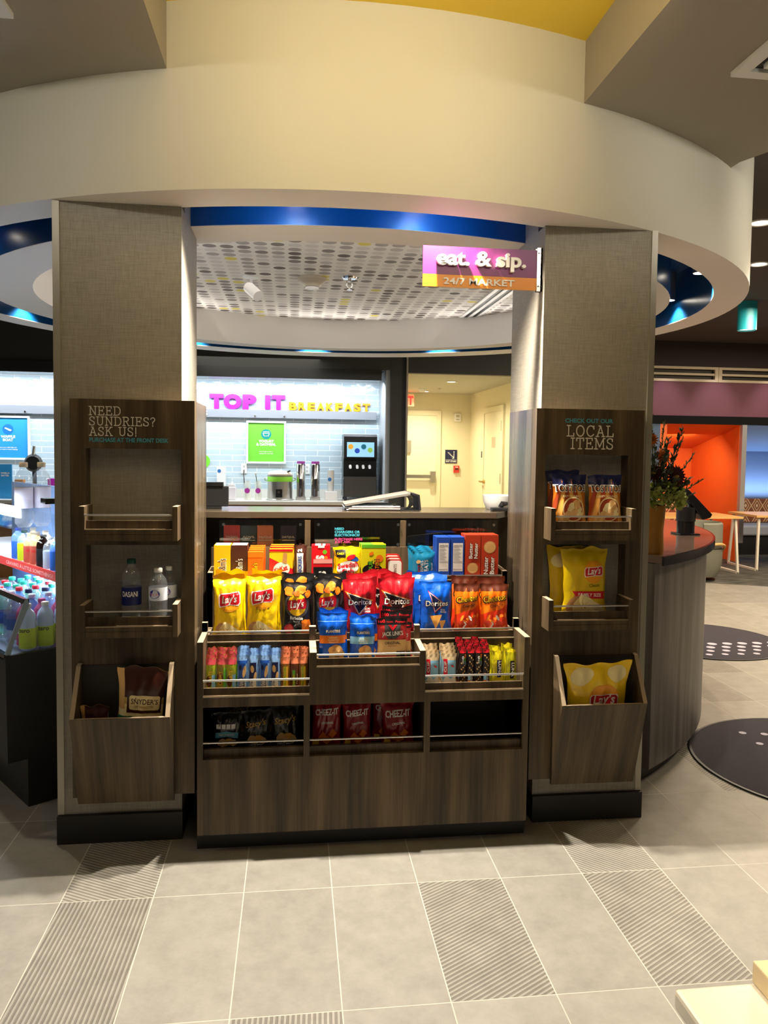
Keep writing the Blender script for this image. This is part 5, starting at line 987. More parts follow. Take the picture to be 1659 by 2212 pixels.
poster(-3.88, -3.362, 1.357, 1.894, mat('poster_blue', '2A96D8', .5), ['WAFFLE', 'BOAT'], ['Stack your waffles high with', 'your sweet or savory toppings'], 'blue framed poster reading WAFFLE BOAT at the left of the tiled wall', False)
mb = MB(); mb.lathe([(.0001, 7.44), (.085, 7.44), (.085, 7.449)], (-1.285, 0, 1.367), 32, axis='y'); tag(mb.build('wall_decal', mat('decal_green', '78D236', .5)), 'round green disc on the tiles beside the left display tower', 'decal')
o = thing('drink_dispenser', 'black drink dispenser with a lit blue screen on the white worktop', 'drink dispenser', (.667, 7.15, .905))
mb = MB(); mb.prism([(6.98, .955), (7.38, .955), (7.38, 1.70), (7.34, 1.728), (6.99, 1.728), (6.96, 1.70), (6.95, 1.44), (7.02, 1.40), (7.02, 1.20), (6.97, 1.17), (6.97, .99)], 'x', .462, .873); mb.build('cabinet', mat('dispenser_black', '161718', .25), o, smooth=30)
mb = MB(); mb.box(.50, 6.944, 1.45, .835, 6.953, 1.63); mb.build('screen', mat('screen_blue', '9CCBE8', .3, emit='8CC6EA', estr=.9), o, smooth=0)
for x, z, c in ((.545, 1.575, 'F0B040'), (.625, 1.525, '2A50C0'), (.705, 1.575, '207088'), (.785, 1.535, 'A0D060')):
    mb = MB(); mb.lathe([(.0001, 6.942), (.032, 6.942)], (x, 0, z), 18, axis='y'); mb.build('screen_icon', mat('icon_'+c, c, .4, emit=c, estr=.5), o)
for x in (.545, .63, .705, .785): mb = MB(); mb.tube([(x, 7.0, 1.34), (x, 6.965, 1.315)], .016, 10); mb.build('nozzle', mat('nozzle_white', 'E8E8E8', .3, emit=(1, 1, 1), estr=.4), o)
mb = MB(); mb.box(.465, 6.955, 1.17, .87, 6.99, 1.205); mb.box(.47, 6.95, .97, .865, 6.972, 1.17); mb.build('drip_front', mat('dispenser_steel', '6A6864', .3, .8), o, smooth=0)
for x in (.49, .845):
    for y in (7.0, 7.34): mb = MB(); mb.cyl((x, y, .9055), .016, .05, 10); mb.build('leg', BLACK, o)
o = thing('soup_kettle', 'steel kettle with a green band and clear lid on the white worktop', 'kettle', (-.315, 7.08, .905))
mb = MB(); mb.lathe([(.0001, .906), (.165, .906), (.17, .915), (.155, .925), (.152, 1.20), (.158, 1.205), (.158, 1.212), (.0001, 1.212)], (-.315, 7.08, 0), 32); mb.build('pot', METAL, o)
mb = MB(); mb.lathe([(.1535, 1.135), (.1540, 1.136), (.1540, 1.195), (.1535, 1.196)], (-.315, 7.08, 0), 32); mb.build('band', mat('band_green', '86D030', .5), o)
mb = MB(); mb.lathe([(.14, 1.213), (.15, 1.215), (.15, 1.23), (.12, 1.262), (.0001, 1.272)], (-.315, 7.08, 0), 28); mb.build('lid', mat('lid_cream', 'D9CDB8', .3), o)
mb = MB(); mb.tube([(-.24, 7.0, 1.245), (-.19, 6.98, 1.27)], .010, 8); mb.build('ladle', BLACK, o)
mb = MB(); mb.box(-.365, 6.918, .945, -.285, 6.932, 1.045); mb.build('control_plate', BLACKG, o, smooth=0)
mb = MB(); mb.cyl((-.325, 6.908, 1.01), .014, .012, 12, axis='y'); mb.build('knob', CHROME, o)
for s_ in (-1, 1): mb = MB(); mb.tube([(-.315+s_*.15, 7.08, 1.13), (-.315+s_*.185, 7.08, 1.15), (-.315+s_*.19, 7.08, 1.17), (-.315+s_*.152, 7.08, 1.18)], .008, 8); mb.build('handle', CHROME, o)
for x, lab in ((-.06, 'tall steel urn with purple top next to the steel kettle'), (.118, 'tall steel urn with purple top next to the white cup stack')):
    o = thing('dispenser_urn', lab, 'urn', (x, 7.1, .905), group='tall steel urns')
    mb = MB(); mb.lathe([(.0001, .945), (.055, .945), (.057, 1.34), (.05, 1.355), (.0001, 1.355)], (x, 7.1, 0), 24); mb.build('cylinder', CHROME, o)
    mb = MB(); mb.lathe([(.0001, 1.356), (.050, 1.356), (.050, 1.385), (.0001, 1.385)], (x, 7.1, 0), 24); mb.build('lid', mat('urn_purple', '9A3A92', .4), o)
    mb = MB(); mb.box(x-.062, 7.02, .906, x+.062, 7.17, .945); mb.build('base', METAL, o, smooth=0)
    mb = MB(); mb.tube([(x, 7.045, 1.09), (x, 7.0, 1.09), (x, 7.0, 1.05)], .012, 8); mb.box(x-.015, 6.99, 1.09, x+.015, 7.03, 1.17); mb.build('tap', BLACK, o)
o = thing('cup_stack', 'stack of white paper cups in a white holder beside the urns', 'cups', (.31, 7.1, .905))
mb = MB(); mb.box(.235, 7.02, .906, .395, 7.18, 1.015); mb.build('holder', PLAST, o, smooth=0, bevel=.004)
mb = MB()
for i in range(9): mb.lathe([(.034, 1.016+i*.026), (.042, 1.10+i*.022), (.044, 1.10+i*.022)], (.31, 7.1, 0), 18)
mb.lathe([(.0001, 1.29), (.036, 1.29)], (.31, 7.1, 0), 18); mb.build('cup_sleeve', mat('paper_cup', 'EDEDEA', .5), o)
mb = MB(); mb.lathe([(.0001, 7.053), (.024, 7.053)], (.295, 0, 1.165), 14, axis='y'); mb.build('printed_mark', mat('print_blue', '2A70B8', .5), o)
o = thing('napkin_dispenser', 'white paper dispenser with blue marks on the tiled wall', 'dispenser', (-1.05, 7.3, .905))
mb = MB(); mb.box(-1.10, 7.27, .906, -.998, 7.40, 1.30); mb.build('box', PLAST, o, smooth=0, bevel=.004)
for x, z in ((-1.07, 1.25), (-1.05, .97)): mb = MB(); mb.lathe([(.0001, 7.268), (.022, 7.268)], (x, 0, z), 14, axis='y'); mb.build('printed_mark', mat('print_blue', '2A70B8', .5), o)
o = thing('sugar_box', 'clear lidded box on the white worktop near the black screen', 'box', (-.90, 7.1, .905))
mb = MB(); mb.box(-.955, 7.03, .906, -.85, 7.15, 1.06); mb.build('box', mat('frosted', 'E2DCE4', .3), o, smooth=0, bevel=.006); mb = MB(); mb.box(-.945, 7.04, 1.06, -.86, 7.14, 1.09); mb.cyl((-.90, 7.09, 1.09), .014, .035, 10); mb.build('lid', PLAST, o, smooth=0)
for x, lab in ((-.71, 'glass jar with purple tag left of the spoon jar'), (-.58, 'glass jar with purple tag holding a steel spoon')):
    o = thing('topping_jar', lab, 'jar', (x, 7.06, .905), group='topping jars')
    mb = MB(); mb.lathe([(.0001, .906), (.04, .906), (.04, 1.10), (.034, 1.12), (.034, 1.14)], (x, 7.06, 0), 20); mb.build('glass', clear('jar_glass', (.95, .95, .9), .10, .05, .25) if 'jar_glass' not in MATS else MATS['jar_glass'], o)
    mb = MB(); mb.lathe([(.0001, 7.012), (.034, 7.012)], (x, 0, 1.02), 8, axis='y'); mb.build('tag', mat('tag_purple', 'A8309E', .5), o)
    if x > -.6: mb = MB(); mb.tube([(x+.01, 7.05, .95), (x-.03, 7.03, 1.22)], .006, 8); mb.sphere((x-.03, 7.03, 1.225), .014, 10); mb.build('spoon', CHROME, o)
for x, lab in ((-.777, 'white power outlet with black cord left of the kettle'), (.02, 'white power outlet between the two steel urns')):
    o = thing('outlet', lab, 'outlet', (x, 7.45, 1.215)); mb = MB(); mb.box(x-.037, 7.438, 1.217, x+.037, 7.449, 1.345); mb.build('plate', PLAST, o, smooth=0, bevel=.003)
    mb = MB()
    for z in (1.255, 1.305): mb.box(x-.012, 7.436, z-.014, x+.012, 7.4378, z+.014)
    mb.build('socket', mat('socket_grey', 'B8B8B4', .5), o, smooth=0)
    if x < -.5: mb = MB(); mb.tube([(x, 7.43, 1.255), (x, 7.40, 1.22), (x+.01, 7.39, 1.05), (x+.03, 7.36, .91)], .006, 6); mb.build('cord', BLACK, o)
o = thing('waffle_iron', 'black round waffle iron tipped open at the left of the niche', 'waffle iron', (-3.19, 7.0, .905))
mb = MB(); mb.lathe([(.0001, 6.97), (.08, 6.97), (.105, 7.0), (.09, 7.05), (.0001, 7.06)], (-3.19, 0, 1.33), 24, axis='y'); mb.build('plate', BLACK, o)
mb = MB(); mb.tube([(-3.19, 7.0, 1.43), (-3.17, 6.98, 1.53)], .02, 10); mb.build('handle', METAL, o); mb = MB(); mb.box(-3.25, 6.95, .906, -3.13, 7.1, .95); mb.tube([(-3.19, 7.05, .95), (-3.19, 7.03, 1.25)], .025, 8); mb.build('stand', BLACK, o)
o = thing('menu_card', 'blue tent card standing on the white worktop at the far left', 'card', (-3.50, 7.0, .905)); mb = MB(); mb.box(-3.58, 6.99, 1.06, -3.43, 7.01, 1.31); mb.box(-3.59, 7.0, .906, -3.42, 7.02, 1.06); put_text(mb, 'VANILLA', -3.505, 1.20, 6.989, cap=.018, bold=.04, m=1); put_text(mb, 'BATTER', -3.505, 1.17, 6.989, cap=.018, bold=.04, m=1); mb.build('print', [mat('poster_blue', '2A96D8', .5), iWHT], o, smooth=0)
mb = MB(); mb.box(-3.06, 7.09, .906, -2.93, 7.11, 1.145); tag(mb.build('menu_card', mat('card_magenta', 'A8149A', .5), smooth=0), 'magenta card standing behind the left pillar edge on the worktop', 'card')
mb = MB(); mb.box(-3.42, 7.05, .906, -3.33, 7.15, 1.13); tag(mb.build('batter_box', mat('batter_orange', 'D88A3A', .5), smooth=0), 'orange carton between the blue card and the waffle iron', 'carton')
# corridor fittings
o = thing('exit_sign', 'red lit EXIT sign high at the corridor corner', 'sign', (1.85, 11.1, 2.33)); mb = MB(); mb.box(1.60, 11.09, 2.32, 1.955, 11.12, 2.53); mb.box(1.70, 11.09, 2.53, 1.85, 11.12, 2.57); mb.build('housing', CREAM, o, smooth=0)
mb = MB(); put_text(mb, 'EXIT', 1.79, 2.35, 11.088, width=.30, cap=.15, bold=.05); mb.build('lettering', mat('exit_red', 'F01818', .5, emit=(1, .03, .02), estr=2.5), o, smooth=0)
light('exit_glow', 'POINT', (1.85, 11.0, 2.42), 1.0, (1, .05, .03), rad=.05)
o = thing('strobe_alarm', 'white fire alarm strobe on the cream corridor wall', 'alarm', (2.805, 11.4, 2.07)); mb = MB(); mb.box(2.745, 11.36, 2.075, 2.865, 11.399, 2.22); mb.build('housing', PLAST, o, smooth=0, bevel=.006); mb = MB(); mb.box(2.775, 11.352, 2.15, 2.835, 11.361, 2.195); mb.build('lens', mat('strobe_lens', 'B8B49C', .2), o, smooth=0); mb = MB(); put_text(mb, 'FIRE', 2.805, 2.10, 11.3595, cap=.025, bold=.03); mb.build('lettering', mat('strobe_text', '8A7A68', .5), o, smooth=0)
o = thing('stair_sign', 'navy sign with stair pictogram reading EXIT STAIRS', 'sign', (2.70, 11.4, 1.31)); mb = MB(); mb.box(2.59, 11.388, 1.314, 2.81, 11.399, 1.56)
for i in range(4): mb.box(2.635+.026*i, 11.3865, 1.50-.024*i, 2.665+.026*i, 11.3882, 1.510-.024*i, 1); mb.box(2.657+.026*i, 11.3865, 1.484-.024*i, 2.667+.026*i, 11.3882, 1.510-.024*i, 1)
mb.box(2.745, 11.3865, 1.41, 2.757, 11.3882, 1.50, 1); mb.box(2.72, 11.3865, 1.40, 2.757, 11.3882, 1.412, 1); mb.lathe([(.0001, 11.387), (.012, 11.387)], (2.751, 0, 1.52), 12, 1, axis='y'); mb.box(2.60, 11.3865, 1.375, 2.80, 11.3882, 1.38, 1); put_text(mb, 'EXIT STAIRS', 2.70, 1.335, 11.387, width=.19, cap=.028, bold=.03, m=1); mb.build('print', [mat('sign_navy', '1A2048', .5), PLAST], o, smooth=0)
o = thing('fire_pull_station', 'red fire alarm pull box below the navy stair sign', 'alarm', (2.80, 11.4, 1.13)); mb = MB(); mb.box(2.748, 11.355, 1.14, 2.85, 11.399, 1.272); mb.build('housing', mat('alarm_red', 'C83A2C', .4), o, smooth=0, bevel=.004); mb = MB(); mb.box(2.77, 11.345, 1.20, 2.83, 11.356, 1.222); mb.build('handle', BLACK, o, smooth=0); mb = MB(); put_text(mb, 'FIRE', 2.80, 1.235, 11.354, cap=.02, bold=.03); mb.build('lettering', PLAST, o, smooth=0)
mb = MB(); mb.box(3.048, 10.32, 1.43, 3.0555, 10.52, 1.54); tag(mb.build('room_sign', mat('room_sign_grey', '3A3C44', .5), smooth=0), 'small dark room sign beside the side door', 'sign')
mb = MB(); mb.box(3.026, 9.50, 1.60, 3.0298, 9.72, 1.77); tag(mb.build('door_notice', mat('notice_paper', 'E0B8A0', .6), smooth=0), 'pale red notice stuck on the cream side door', 'notice')
for x, y, lab in ((2.17, 8.84, 'lit downlight in the corridor ceiling, the nearer one'), (2.11, 10.84, 'lit downlight in the corridor ceiling, the farther one')):
    o = thing('recessed_downlight', lab, 'downlight', (x, y, 2.57)); mb = MB(); mb.lathe([(.06, 2.5695), (.085, 2.5695), (.085, 2.562), (.06, 2.562)], (x, y, 0), 24); mb.build('trim_ring', PLAST, o); mb = MB(); mb.lathe([(.0001, 2.566), (.062, 2.566)], (x, y, 0), 20); mb.build('lens', LAMPW, o)
o = thing('smoke_detector', 'white smoke detector in the corridor ceiling', 'smoke detector', (1.97, 10.3, 2.57)); mb = MB(); mb.lathe([(.0001, 2.5695), (.075, 2.5695), (.075, 2.55), (.05, 2.52), (.0001, 2.52)], (1.97, 10.3, 0), 20); mb.build('housing', PLAST, o)
o = thing('sprinkler', 'small chrome sprinkler in the corridor ceiling', 'sprinkler', (2.22, 10.1, 2.57)); mb = MB(); mb.cyl((2.22, 10.1, 2.563), .03, .0065, 14); mb.tube([(2.22, 10.1, 2.563), (2.22, 10.1, 2.53)], .008, 8); mb.build('head', CHROME, o)
# ================================================================== BOTTLES
def bottle(lab, loc, h, r, cap, label, cat='bottle', group=None, liquid=None, text=None, name='water_bottle', lab_z=(.34, .62), capm=None, text_m=None, waist=True, ribbed=True):
    o = thing(name, lab, cat, loc, (0, 0, 0), group); c = (0, 0, 0)
    mb = MB(); P = [(.0001, .004), (r*.62, .002), (r*.92, .012*h/.2), (r, .07*h)]
    n = 8
    for i in range(1, n+1):
        z = .07+(.66-.07)*i/n; P.append((r*(.965 if (i % 2 and ribbed and not lab_z[0] < z < lab_z[1]) else 1.0), z*h))
    P += [(r*.985, .71*h), (r*.90, .78*h), (r*.74, .83*h), (r*.52, .87*h), (r*.41, .895*h), (r*.40, .925*h)]
    mb.lathe(P, c, 22); mb.build('body', PET if liquid is None else liquid, o, world=False)
    mb = MB(); mb.lathe([(.0001, .925*h), (r*.44, .925*h), (r*.46, .93*h), (r*.46, .99*h), (r*.42, h), (.0001, h)], c, 18); mb.build('cap', cap, o, world=False)
    if label is not None:
        mb = MB(); mb.lathe([(r*1.008, lab_z[0]*h), (r*1.012, lab_z[0]*h+.001), (r*1.012, lab_z[1]*h-.001), (r*1.008, lab_z[1]*h)], c, 26)
        ms = [label]
        if text:
            body, zc, cap_, tm, sp = text; ms.append(tm)
            vs, fs, w = text2d(body, cap_/CAP, .02); k = sp/w if sp else 1; vs, fs = subdiv2d(vs, [(f[0], f[i], f[i+1]) for f in fs for i in range(1, len(f)-1)], .01)
            R = r*1.02; mb.add([(R*math.sin(a*k/R), -R*math.cos(a*k/R), zc*h+b) for a, b in vs], fs, 1)
        mb.build('label_band', ms, o, world=False)
    return o
capg, capw, capt = mat('cap_dark_green', '0E4A3A', .4), mat('cap_white', 'E4E2DC', .4), mat('cap_tan', 'D8C4A0', .4)
b1 = bottle('water bottle with green cap and navy label on the left tower', (-.746, .345, .8806), .238, .0355, capg, mat('label_navy', '0E1A5A', .35), text=('DASANI', .42, .020, iWHT, .062), lab_z=(.28, .56))
b2 = bottle('water bottle with white cap and blue oval label, front one of two', (-.646, .328, .8806), .205, .034, capw, mat('label_pale', 'D6DCE6', .35), group='white-capped water bottles', lab_z=(.42, .66))
mb = MB(); R = .0348
for k_, (ra, rz, m) in enumerate(((.024, .019, 0), (.021, .016, 1))):
    mb.add([((R+.0004*k_)*math.sin((ra*math.cos(2*PI*i/24)*(1 if i < 24 else 0)-.010)/R), -(R+.0004*k_)*math.cos((ra*math.cos(2*PI*i/24)-.010)/R), .54*.205+rz*math.sin(2*PI*i/24)) for i in range(24)], [tuple(range(24))], m)
vs, fs, w = text2d('Pure Life', .010/CAP, .02); mb.add([((R+.0009)*math.sin((a*.034/w-.010)/R), -(R+.0009)*math.cos((a*.034/w-.010)/R), .52*.205+b) for a, b in vs], fs, 2)
mb.build('emblem', [iWHT, mat('label_royal', '2A3CA0', .35), mat('ink_rose', 'E090B0', .4)], b2, world=False)
b3 = copy_tree(b2); b3.location = (-.602, .387, .8806); b3['label'] = 'water bottle with white cap, half hidden behind its twin'; b3.scale = (.9, .9, .99); b3.location.x = -.6155
# ================================================================== DRINKS COOLER at the left
ANG = math.atan2(.8, -.6); CP = Vector((-1.255, .746, 0))
def cl(X, Y, z): return Vector((CP.x-.6*X+.8*Y, CP.y+.8*X+.6*Y, z))
co = thing('drinks_cooler', 'black open drinks cooler with lit shelves behind the left pillar', 'cooler', CP, (0, 0, ANG))
def cpart(nm, mb, mt, **k):
    mb.v = [(x, -y, z) for x, y, z in mb.v]; return mb.build(nm, mt, co, world=False, smooth=k.get('smooth', 0))
LIN = mat('cooler_liner', '7FA2D6', .4)
mb = MB(); mb.box(.0, .0, 0, 2.0, .62, .21); cpart('base', mb, BLACK)
mb = MB(); mb.prism([(-.082, .21), (-.086, .665), (.62, .665), (.62, .21)], 'x', -.004, .018); cpart('end_panel', mb, BLACK)
mb = MB(); mb.box(.018, -.08, .21, 2.0, .62, .64); cpart('tub', mb, BLACK)
mb = MB(); mb.box(.018, -.07, .64, 2.0, .60, .655); cpart('deck', mb, mat('deck_steel', '8FA4C8', .4, .2))
mb = MB(); mb.box(.0, .60, .655, 2.0, .62, 1.30); cpart('back_wall', mb, LIN)
mb = MB(); mb.box(.012, .19, .925, 2.0, .60, .94); cpart('shelf', mb, mat('shelf_white', 'C8D0DC', .4))
mb = MB(); mb.box(.012, .182, .925, 2.0, .190, .968); n = len(mb.v); put_text(mb, 'CRAVING A LITTLE SOMETHING?', .50, .9365, .1815, width=.62, cap=.018, bold=.02, m=1)
mb.v = [(.50*2-x, y, z) if i >= n else (x, y, z) for i, (x, y, z) in enumerate(mb.v)]; cpart('red_strip', mb, [mat('strip_red', 'D8443E', .4), mat('strip_pink', 'F0A8A0', .5)])
mb = MB(); mb.box(.012, .16, 1.125, 2.0, .60, 1.135); cpart('top_shelf', mb, GLASS)
mb = MB(); mb.box(.02, .09, 1.288, .075, .60, 1.312); cpart('top_bar', mb, BLACKG, smooth=0)
mb = MB(); mb.prism([(-.07, .672), (.0, .885), (.13, 1.035), (.10, 1.286), (.60, 1.286), (.60, .672)], 'x', .0, .005); cpart('end_glass', mb, GLASS)
mb = MB(); mb.prism([(-.086, .668), (-.064, .668), (-.050, .72), (.012, .866), (.006, .892), (-.006, .892)], 'x', -.002, .010); cpart('guard_end', mb, mat('guard_silver', '9AA8B4', .35, .5))
mb = MB(); mb.prism([(-.012, .872), (.012, .866), (.012, .892), (-.012, .896)], 'x', .0, 2.0); mb.box(.0, -.09, .655, 2.0, -.07, .672); cpart('guard_rail', mb, BLACKG)
mb = MB(); mb.quad((.014, -.080, .675), (2.0, -.080, .675), (2.0, -.006, .87), (.014, -.006, .87)); cpart('guard_glass', mb, GLASS)
mb = MB(); mb.quad((.0, .075, 1.30), (2.0, .075, 1.30), (2.0, -.02, 1.16), (.0, -.02, 1.16)); mb.quad((.0, -.02, 1.16), (2.0, -.02, 1.16), (2.0, -.01, 1.05), (.0, -.01, 1.05)); cpart('air_curtain', mb, clear('clear_curtain', (.97, .98, 1), .03, .10))
for X, z in ((.5, 1.10), (1.3, 1.10), (.5, .905), (1.3, .905)):
    p = cl(X, .30, z); light('cooler_light', 'AREA', p, 6, (.80, .89, 1), (p.x, p.y, 0), size=.55, size_y=.06).rotation_euler.z = ANG
light('cooler_light', 'AREA', cl(.7, .02, 1.27), 8, (.80, .89, 1), cl(.7, .25, .7), size=.9, size_y=.05)
rr = random.Random(3)
LQ = {'water': PET, 'milk': mat('liquid_milky', 'B9CBE8', .15), 'cola': mat('liquid_cola', '140806', .1), 'yel': mat('liquid_lemon', 'D8D81A', .15), 'tea': clear('liquid_tea', (.85, .66, .42), .06, .05, .45), 'blue': clear('liquid_blue', (.35, .58, .95), .06, .05, .35), 'mint': clear('liquid_mint', (.4, .85, .7), .1, .05, .3), 'pink': clear('liquid_pink', (.8, .2, .45), .1, .05, .4)}
cc = {k_: mat('cap_'+k_, h_, .4) for k_, h_ in (('teal', '2FB8A0'), ('red', 'E0283E'), ('blue', '2A50C8'), ('pale', 'C8D4EE'), ('magenta', 'B02A72'), ('black', '1A1A1E'), ('navy', '1E2A5A'))}; cc['white'] = capw; cc['tan'] = capt
lb = {k_: mat('band_'+k_, h_, .4) for k_, h_ in (('lime', 'B8CC1E'), ('white', 'E0E0E0'), ('black', '1A1C1E'), ('blue', '2A60B8'), ('silver', 'A8B4C0'), ('orange', 'E08A2A'), ('purple', '5A2A6A'), ('rust', 'A84A3A'), ('mint', '6AC0A0'))}
def cb(X, Y, z, h, r, cap, band, liq, lab, text=None, lz=(.30, .60), name='drink_bottle'):
    b = bottle(lab, cl(X, Y, z), h, r, cap, band, 'bottle', 'bottles in the drinks cooler', None if liq == 'water' else LQ[liq], text, name, lz); b.rotation_euler = (0, 0, rr.uniform(-.3, .3)); return b
RN = ['nearest', 'second', 'third', 'fourth', 'fifth', 'sixth', 'seventh', 'eighth', 'ninth']
cols = [(['white', 'white', 'white', 'white'], 'lime', 'milk', .205), (['magenta', 'magenta', 'magenta', 'magenta'], 'white', 'pink', .205), (['pale', 'pale', 'pale', 'navy'], 'blue', 'blue', .215), (['pale', 'navy', 'navy', 'navy', 'pale'], 'blue', 'water', .225), (['pale', 'red', 'red', 'teal', 'red'], 'blue', 'blue', .225), (['red', 'teal', 'teal', 'red', 'teal'], 'mint', 'mint', .225), (['teal', 'teal', 'teal', 'teal', 'teal'], 'blue', 'blue', .225), (['teal', 'red', 'teal', 'teal', 'teal'], 'mint', 'mint', .225), (['red', 'teal', 'teal', 'teal', 'red'], 'blue', 'water', .225)]
for i, (caps, band, liq, h) in enumerate(cols):
    for j, cp in enumerate(caps):
        cb(.068+.080*i, .028+.074*j+.015*(i % 2), .6556, h, .0345, cc[cp], lb[band], liq if (i+j) % 2 or liq in ('milk', 'pink') else 'water', f'{cp} capped bottle on cooler deck, {RN[i]} row, {RN[j]} from front', ('zero', .42, .019, iBLK, None) if liq == 'milk' else None, (.08, .50) if liq == 'milk' else (.32, .55))
sh = [('mint', 'green', 'white', 'water'), ('mint', 'green', 'orange', 'water'), ('blue', 'white', 'blue', 'blue'), ('silver', 'white', 'silver', 'water'), ('black', 'black', 'black', 'cola'), ('rust', 'tan', 'white', 'tea'), ('rust', 'tan', 'white', 'tea'), ('lime', 'green', 'lime', 'water'), ('blue', 'blue', 'blue', 'blue')]
for i, (band, cp, lname, liq) in enumerate(sh):
    cb(.10+.086*i, .235, .9406, .165+.006*(i % 3), .033, cc.get(cp, capg), lb[band], liq, f'{lname} labelled drink bottle, {RN[i]} on the shelf above the red strip', ('NUTS', .45, .012, iRED, None) if band == 'rust' else None, (.12, .62))
    if i % 2 == 0: cb(.12+.086*i, .315, .9406, .17, .033, cc['tan'], lb['silver'], 'tea', f'tan capped drink bottle, {RN[i//2]} in the row behind the shelf front')
for i, (X, Y) in enumerate(((.60, .20), (.60, .285))):
    b = bottle(('tall clear bottle with tan cap on the cooler top, left of two', 'tall clear bottle with tan cap on the cooler top, right of two')[i], cl(X, Y, 1.1356), .32, .042, capt, mat('label_faint', 'D8D4E4', .4), 'bottle', 'tall bottles on the cooler top', None, None, 'water_bottle', (.30, .62))
# ================================================================== RECEPTION DESK at the right
DC = (.118, 2.62)
def arc(mb, r0, r1, z0, z1, a0, a1, n=48, m=0):
    v = []
    for i in range(n+1):
        a = a0+(a1-a0)*i/n; c, s = math.cos(a), math.sin(a)
        for r, z in ((r0, z0), (r1, z0), (r1, z1), (r0, z1)): v.append((DC[0]+r*c, DC[1]+r*s, z))
    f = []
    for i in range(n):
        for k_ in range(4): a, b = i*4+k_, i*4+(k_+1) % 4; f.append((a, b, b+4, a+4))
    f += [(0, 3, 2, 1), (n*4, n*4+1, n*4+2, n*4+3)]; mb.add(v, f, m)
A0, A1 = math.radians(-54), math.radians(38)
dk = thing('reception_desk', 'curved grey wood reception desk with glossy top behind the right pillar', 'desk', (2.1, 1.7, 0))
mb = MB(); arc(mb, 2.26, 2.31, 0, .07, A0, A1); mb.build('plinth', BLACK, dk, smooth=30)
mb = MB(); arc(mb, 2.10, 2.36, .07, 1.035, A0, A1); mb.build('front_panel', WOODG, dk, smooth=30)
mb = MB(); arc(mb, 1.72, 2.392, 1.038, 1.073, A0, A1); mb.build('desk_top', mat('taupe_gloss_top', '6E5A50', .08, spec=.6), dk, smooth=30)
mb = MB(); arc(mb, 2.3925, 2.402, 1.030, 1.072, A0, A1); mb.build('edge_band', mat('edge_black_gloss', '0C1018', .12), dk, smooth=30)
tm = thing('card_terminal', 'black card payment terminal tilted on a round stand on the reception desk', 'card terminal', (2.13, 1.62, 1.073))
c = Vector((2.125, 1.62))
mb = MB(); mb.box(c.x-.062, c.y-.06, 1.0735, c.x+.062, c.y+.06, 1.082); mb.build('foot', BLACKG, tm, smooth=0, bevel=.003)
mb = MB(); mb.lathe([(.0001, 1.082), (.050, 1.082), (.050, 1.15), (.0001, 1.15)], (c.x, c.y, 0), 28); mb.build('base', BLACKG, tm)
mb = MB(); mb.lathe([(.0001, 1.151), (.054, 1.151), (.054, 1.232), (.0001, 1.232)], (c.x, c.y, 0), 28); mb.build('collar', BLACK, tm)
mb = MB(); d = Vector((.72, 0, -.69)); nn = Vector((.69, 0, .72)); p0 = Vector((2.08, 1.62, 1.345))
pr = [(0, .0), (.03, .018), (.24, .018), (.245, -.004), (.22, -.045), (.10, -.030), (.0, -.020)]
vs = [(p0+d*a+nn*b) for a, b in pr]; mb.prism([(v.x, v.z) for v in vs], 'y', 1.575, 1.665); mb.tube([(2.15, 1.62, 1.22), (2.16, 1.62, 1.262)], .02, 10); mb.build('head', BLACKG, tm, smooth=0, bevel=.004)
mb = MB(); vs = [(p0+d*a+nn*b) for a, b in ((.04, .0186), (.14, .0186), (.14, .0206), (.04, .0206))]; mb.prism([(v.x, v.z) for v in vs], 'y', 1.585, 1.655); mb.build('screen', mat('screen_dark', '2A3038', .1), tm, smooth=0)
mb = MB(); mb.box(1.70, 1.03, 1.0735, 1.712, 1.06, 1.20)
fv = thing('flower_vase', 'amber vase with a tall autumn flower bouquet on the reception desk', 'flowers', (1.53, .80, 1.073))
vx, vy = 1.530, .80
mb = MB(); mb.lathe([(.0001, 1.0735), (.050, 1.0735), (.052, 1.09), (.048, 1.18), (.056, 1.30), (.053, 1.30), (.045, 1.18), (.049, 1.095), (.0001, 1.09)], (vx, vy, 0), 24); mb.build('vase', mat('amber_ceramic', '9A6A1E', .2), fv)
rr = random.Random(11)
def leafy(mb, p, d, L, wd, m=0):
    d = Vector(d).normalized(); s = d.orthogonal().normalized()*wd; s.rotate(Matrix.Rotation(rr.uniform(0, 6.28), 3, d)); q = d.cross(s).normalized()*wd*.3
    p = Vector(p); mb.add([p, p+d*L*.45+s+q, p+d*L, p+d*L*.45-s+q, p+d*L*.5], [(0, 1, 4), (1, 2, 4), (2, 3, 4), (3, 0, 4)], m)
mb = MB()
for i in range(620):
    a, b = rr.uniform(0, 6.28), math.acos(rr.uniform(-.5, 1)); rad = .088*rr.uniform(.85, 1)
    n_ = Vector((math.sin(b)*math.cos(a), math.sin(b)*math.sin(a), math.cos(b)*.8)); p = Vector((vx+.045, vy-.01, 1.335))+n_*rad
    leafy(mb, p+Vector((.0, 0, .012*math.sin(i))), n_+Vector((rr.uniform(-1, 1), rr.uniform(-1, 1), rr.uniform(-1, 1))), .024, .012, i % 2)
mb.build('hydrangea', [mat('petal_green', '8C9A44', .6), mat('petal_pale_green', 'AEB868', .6)], fv)
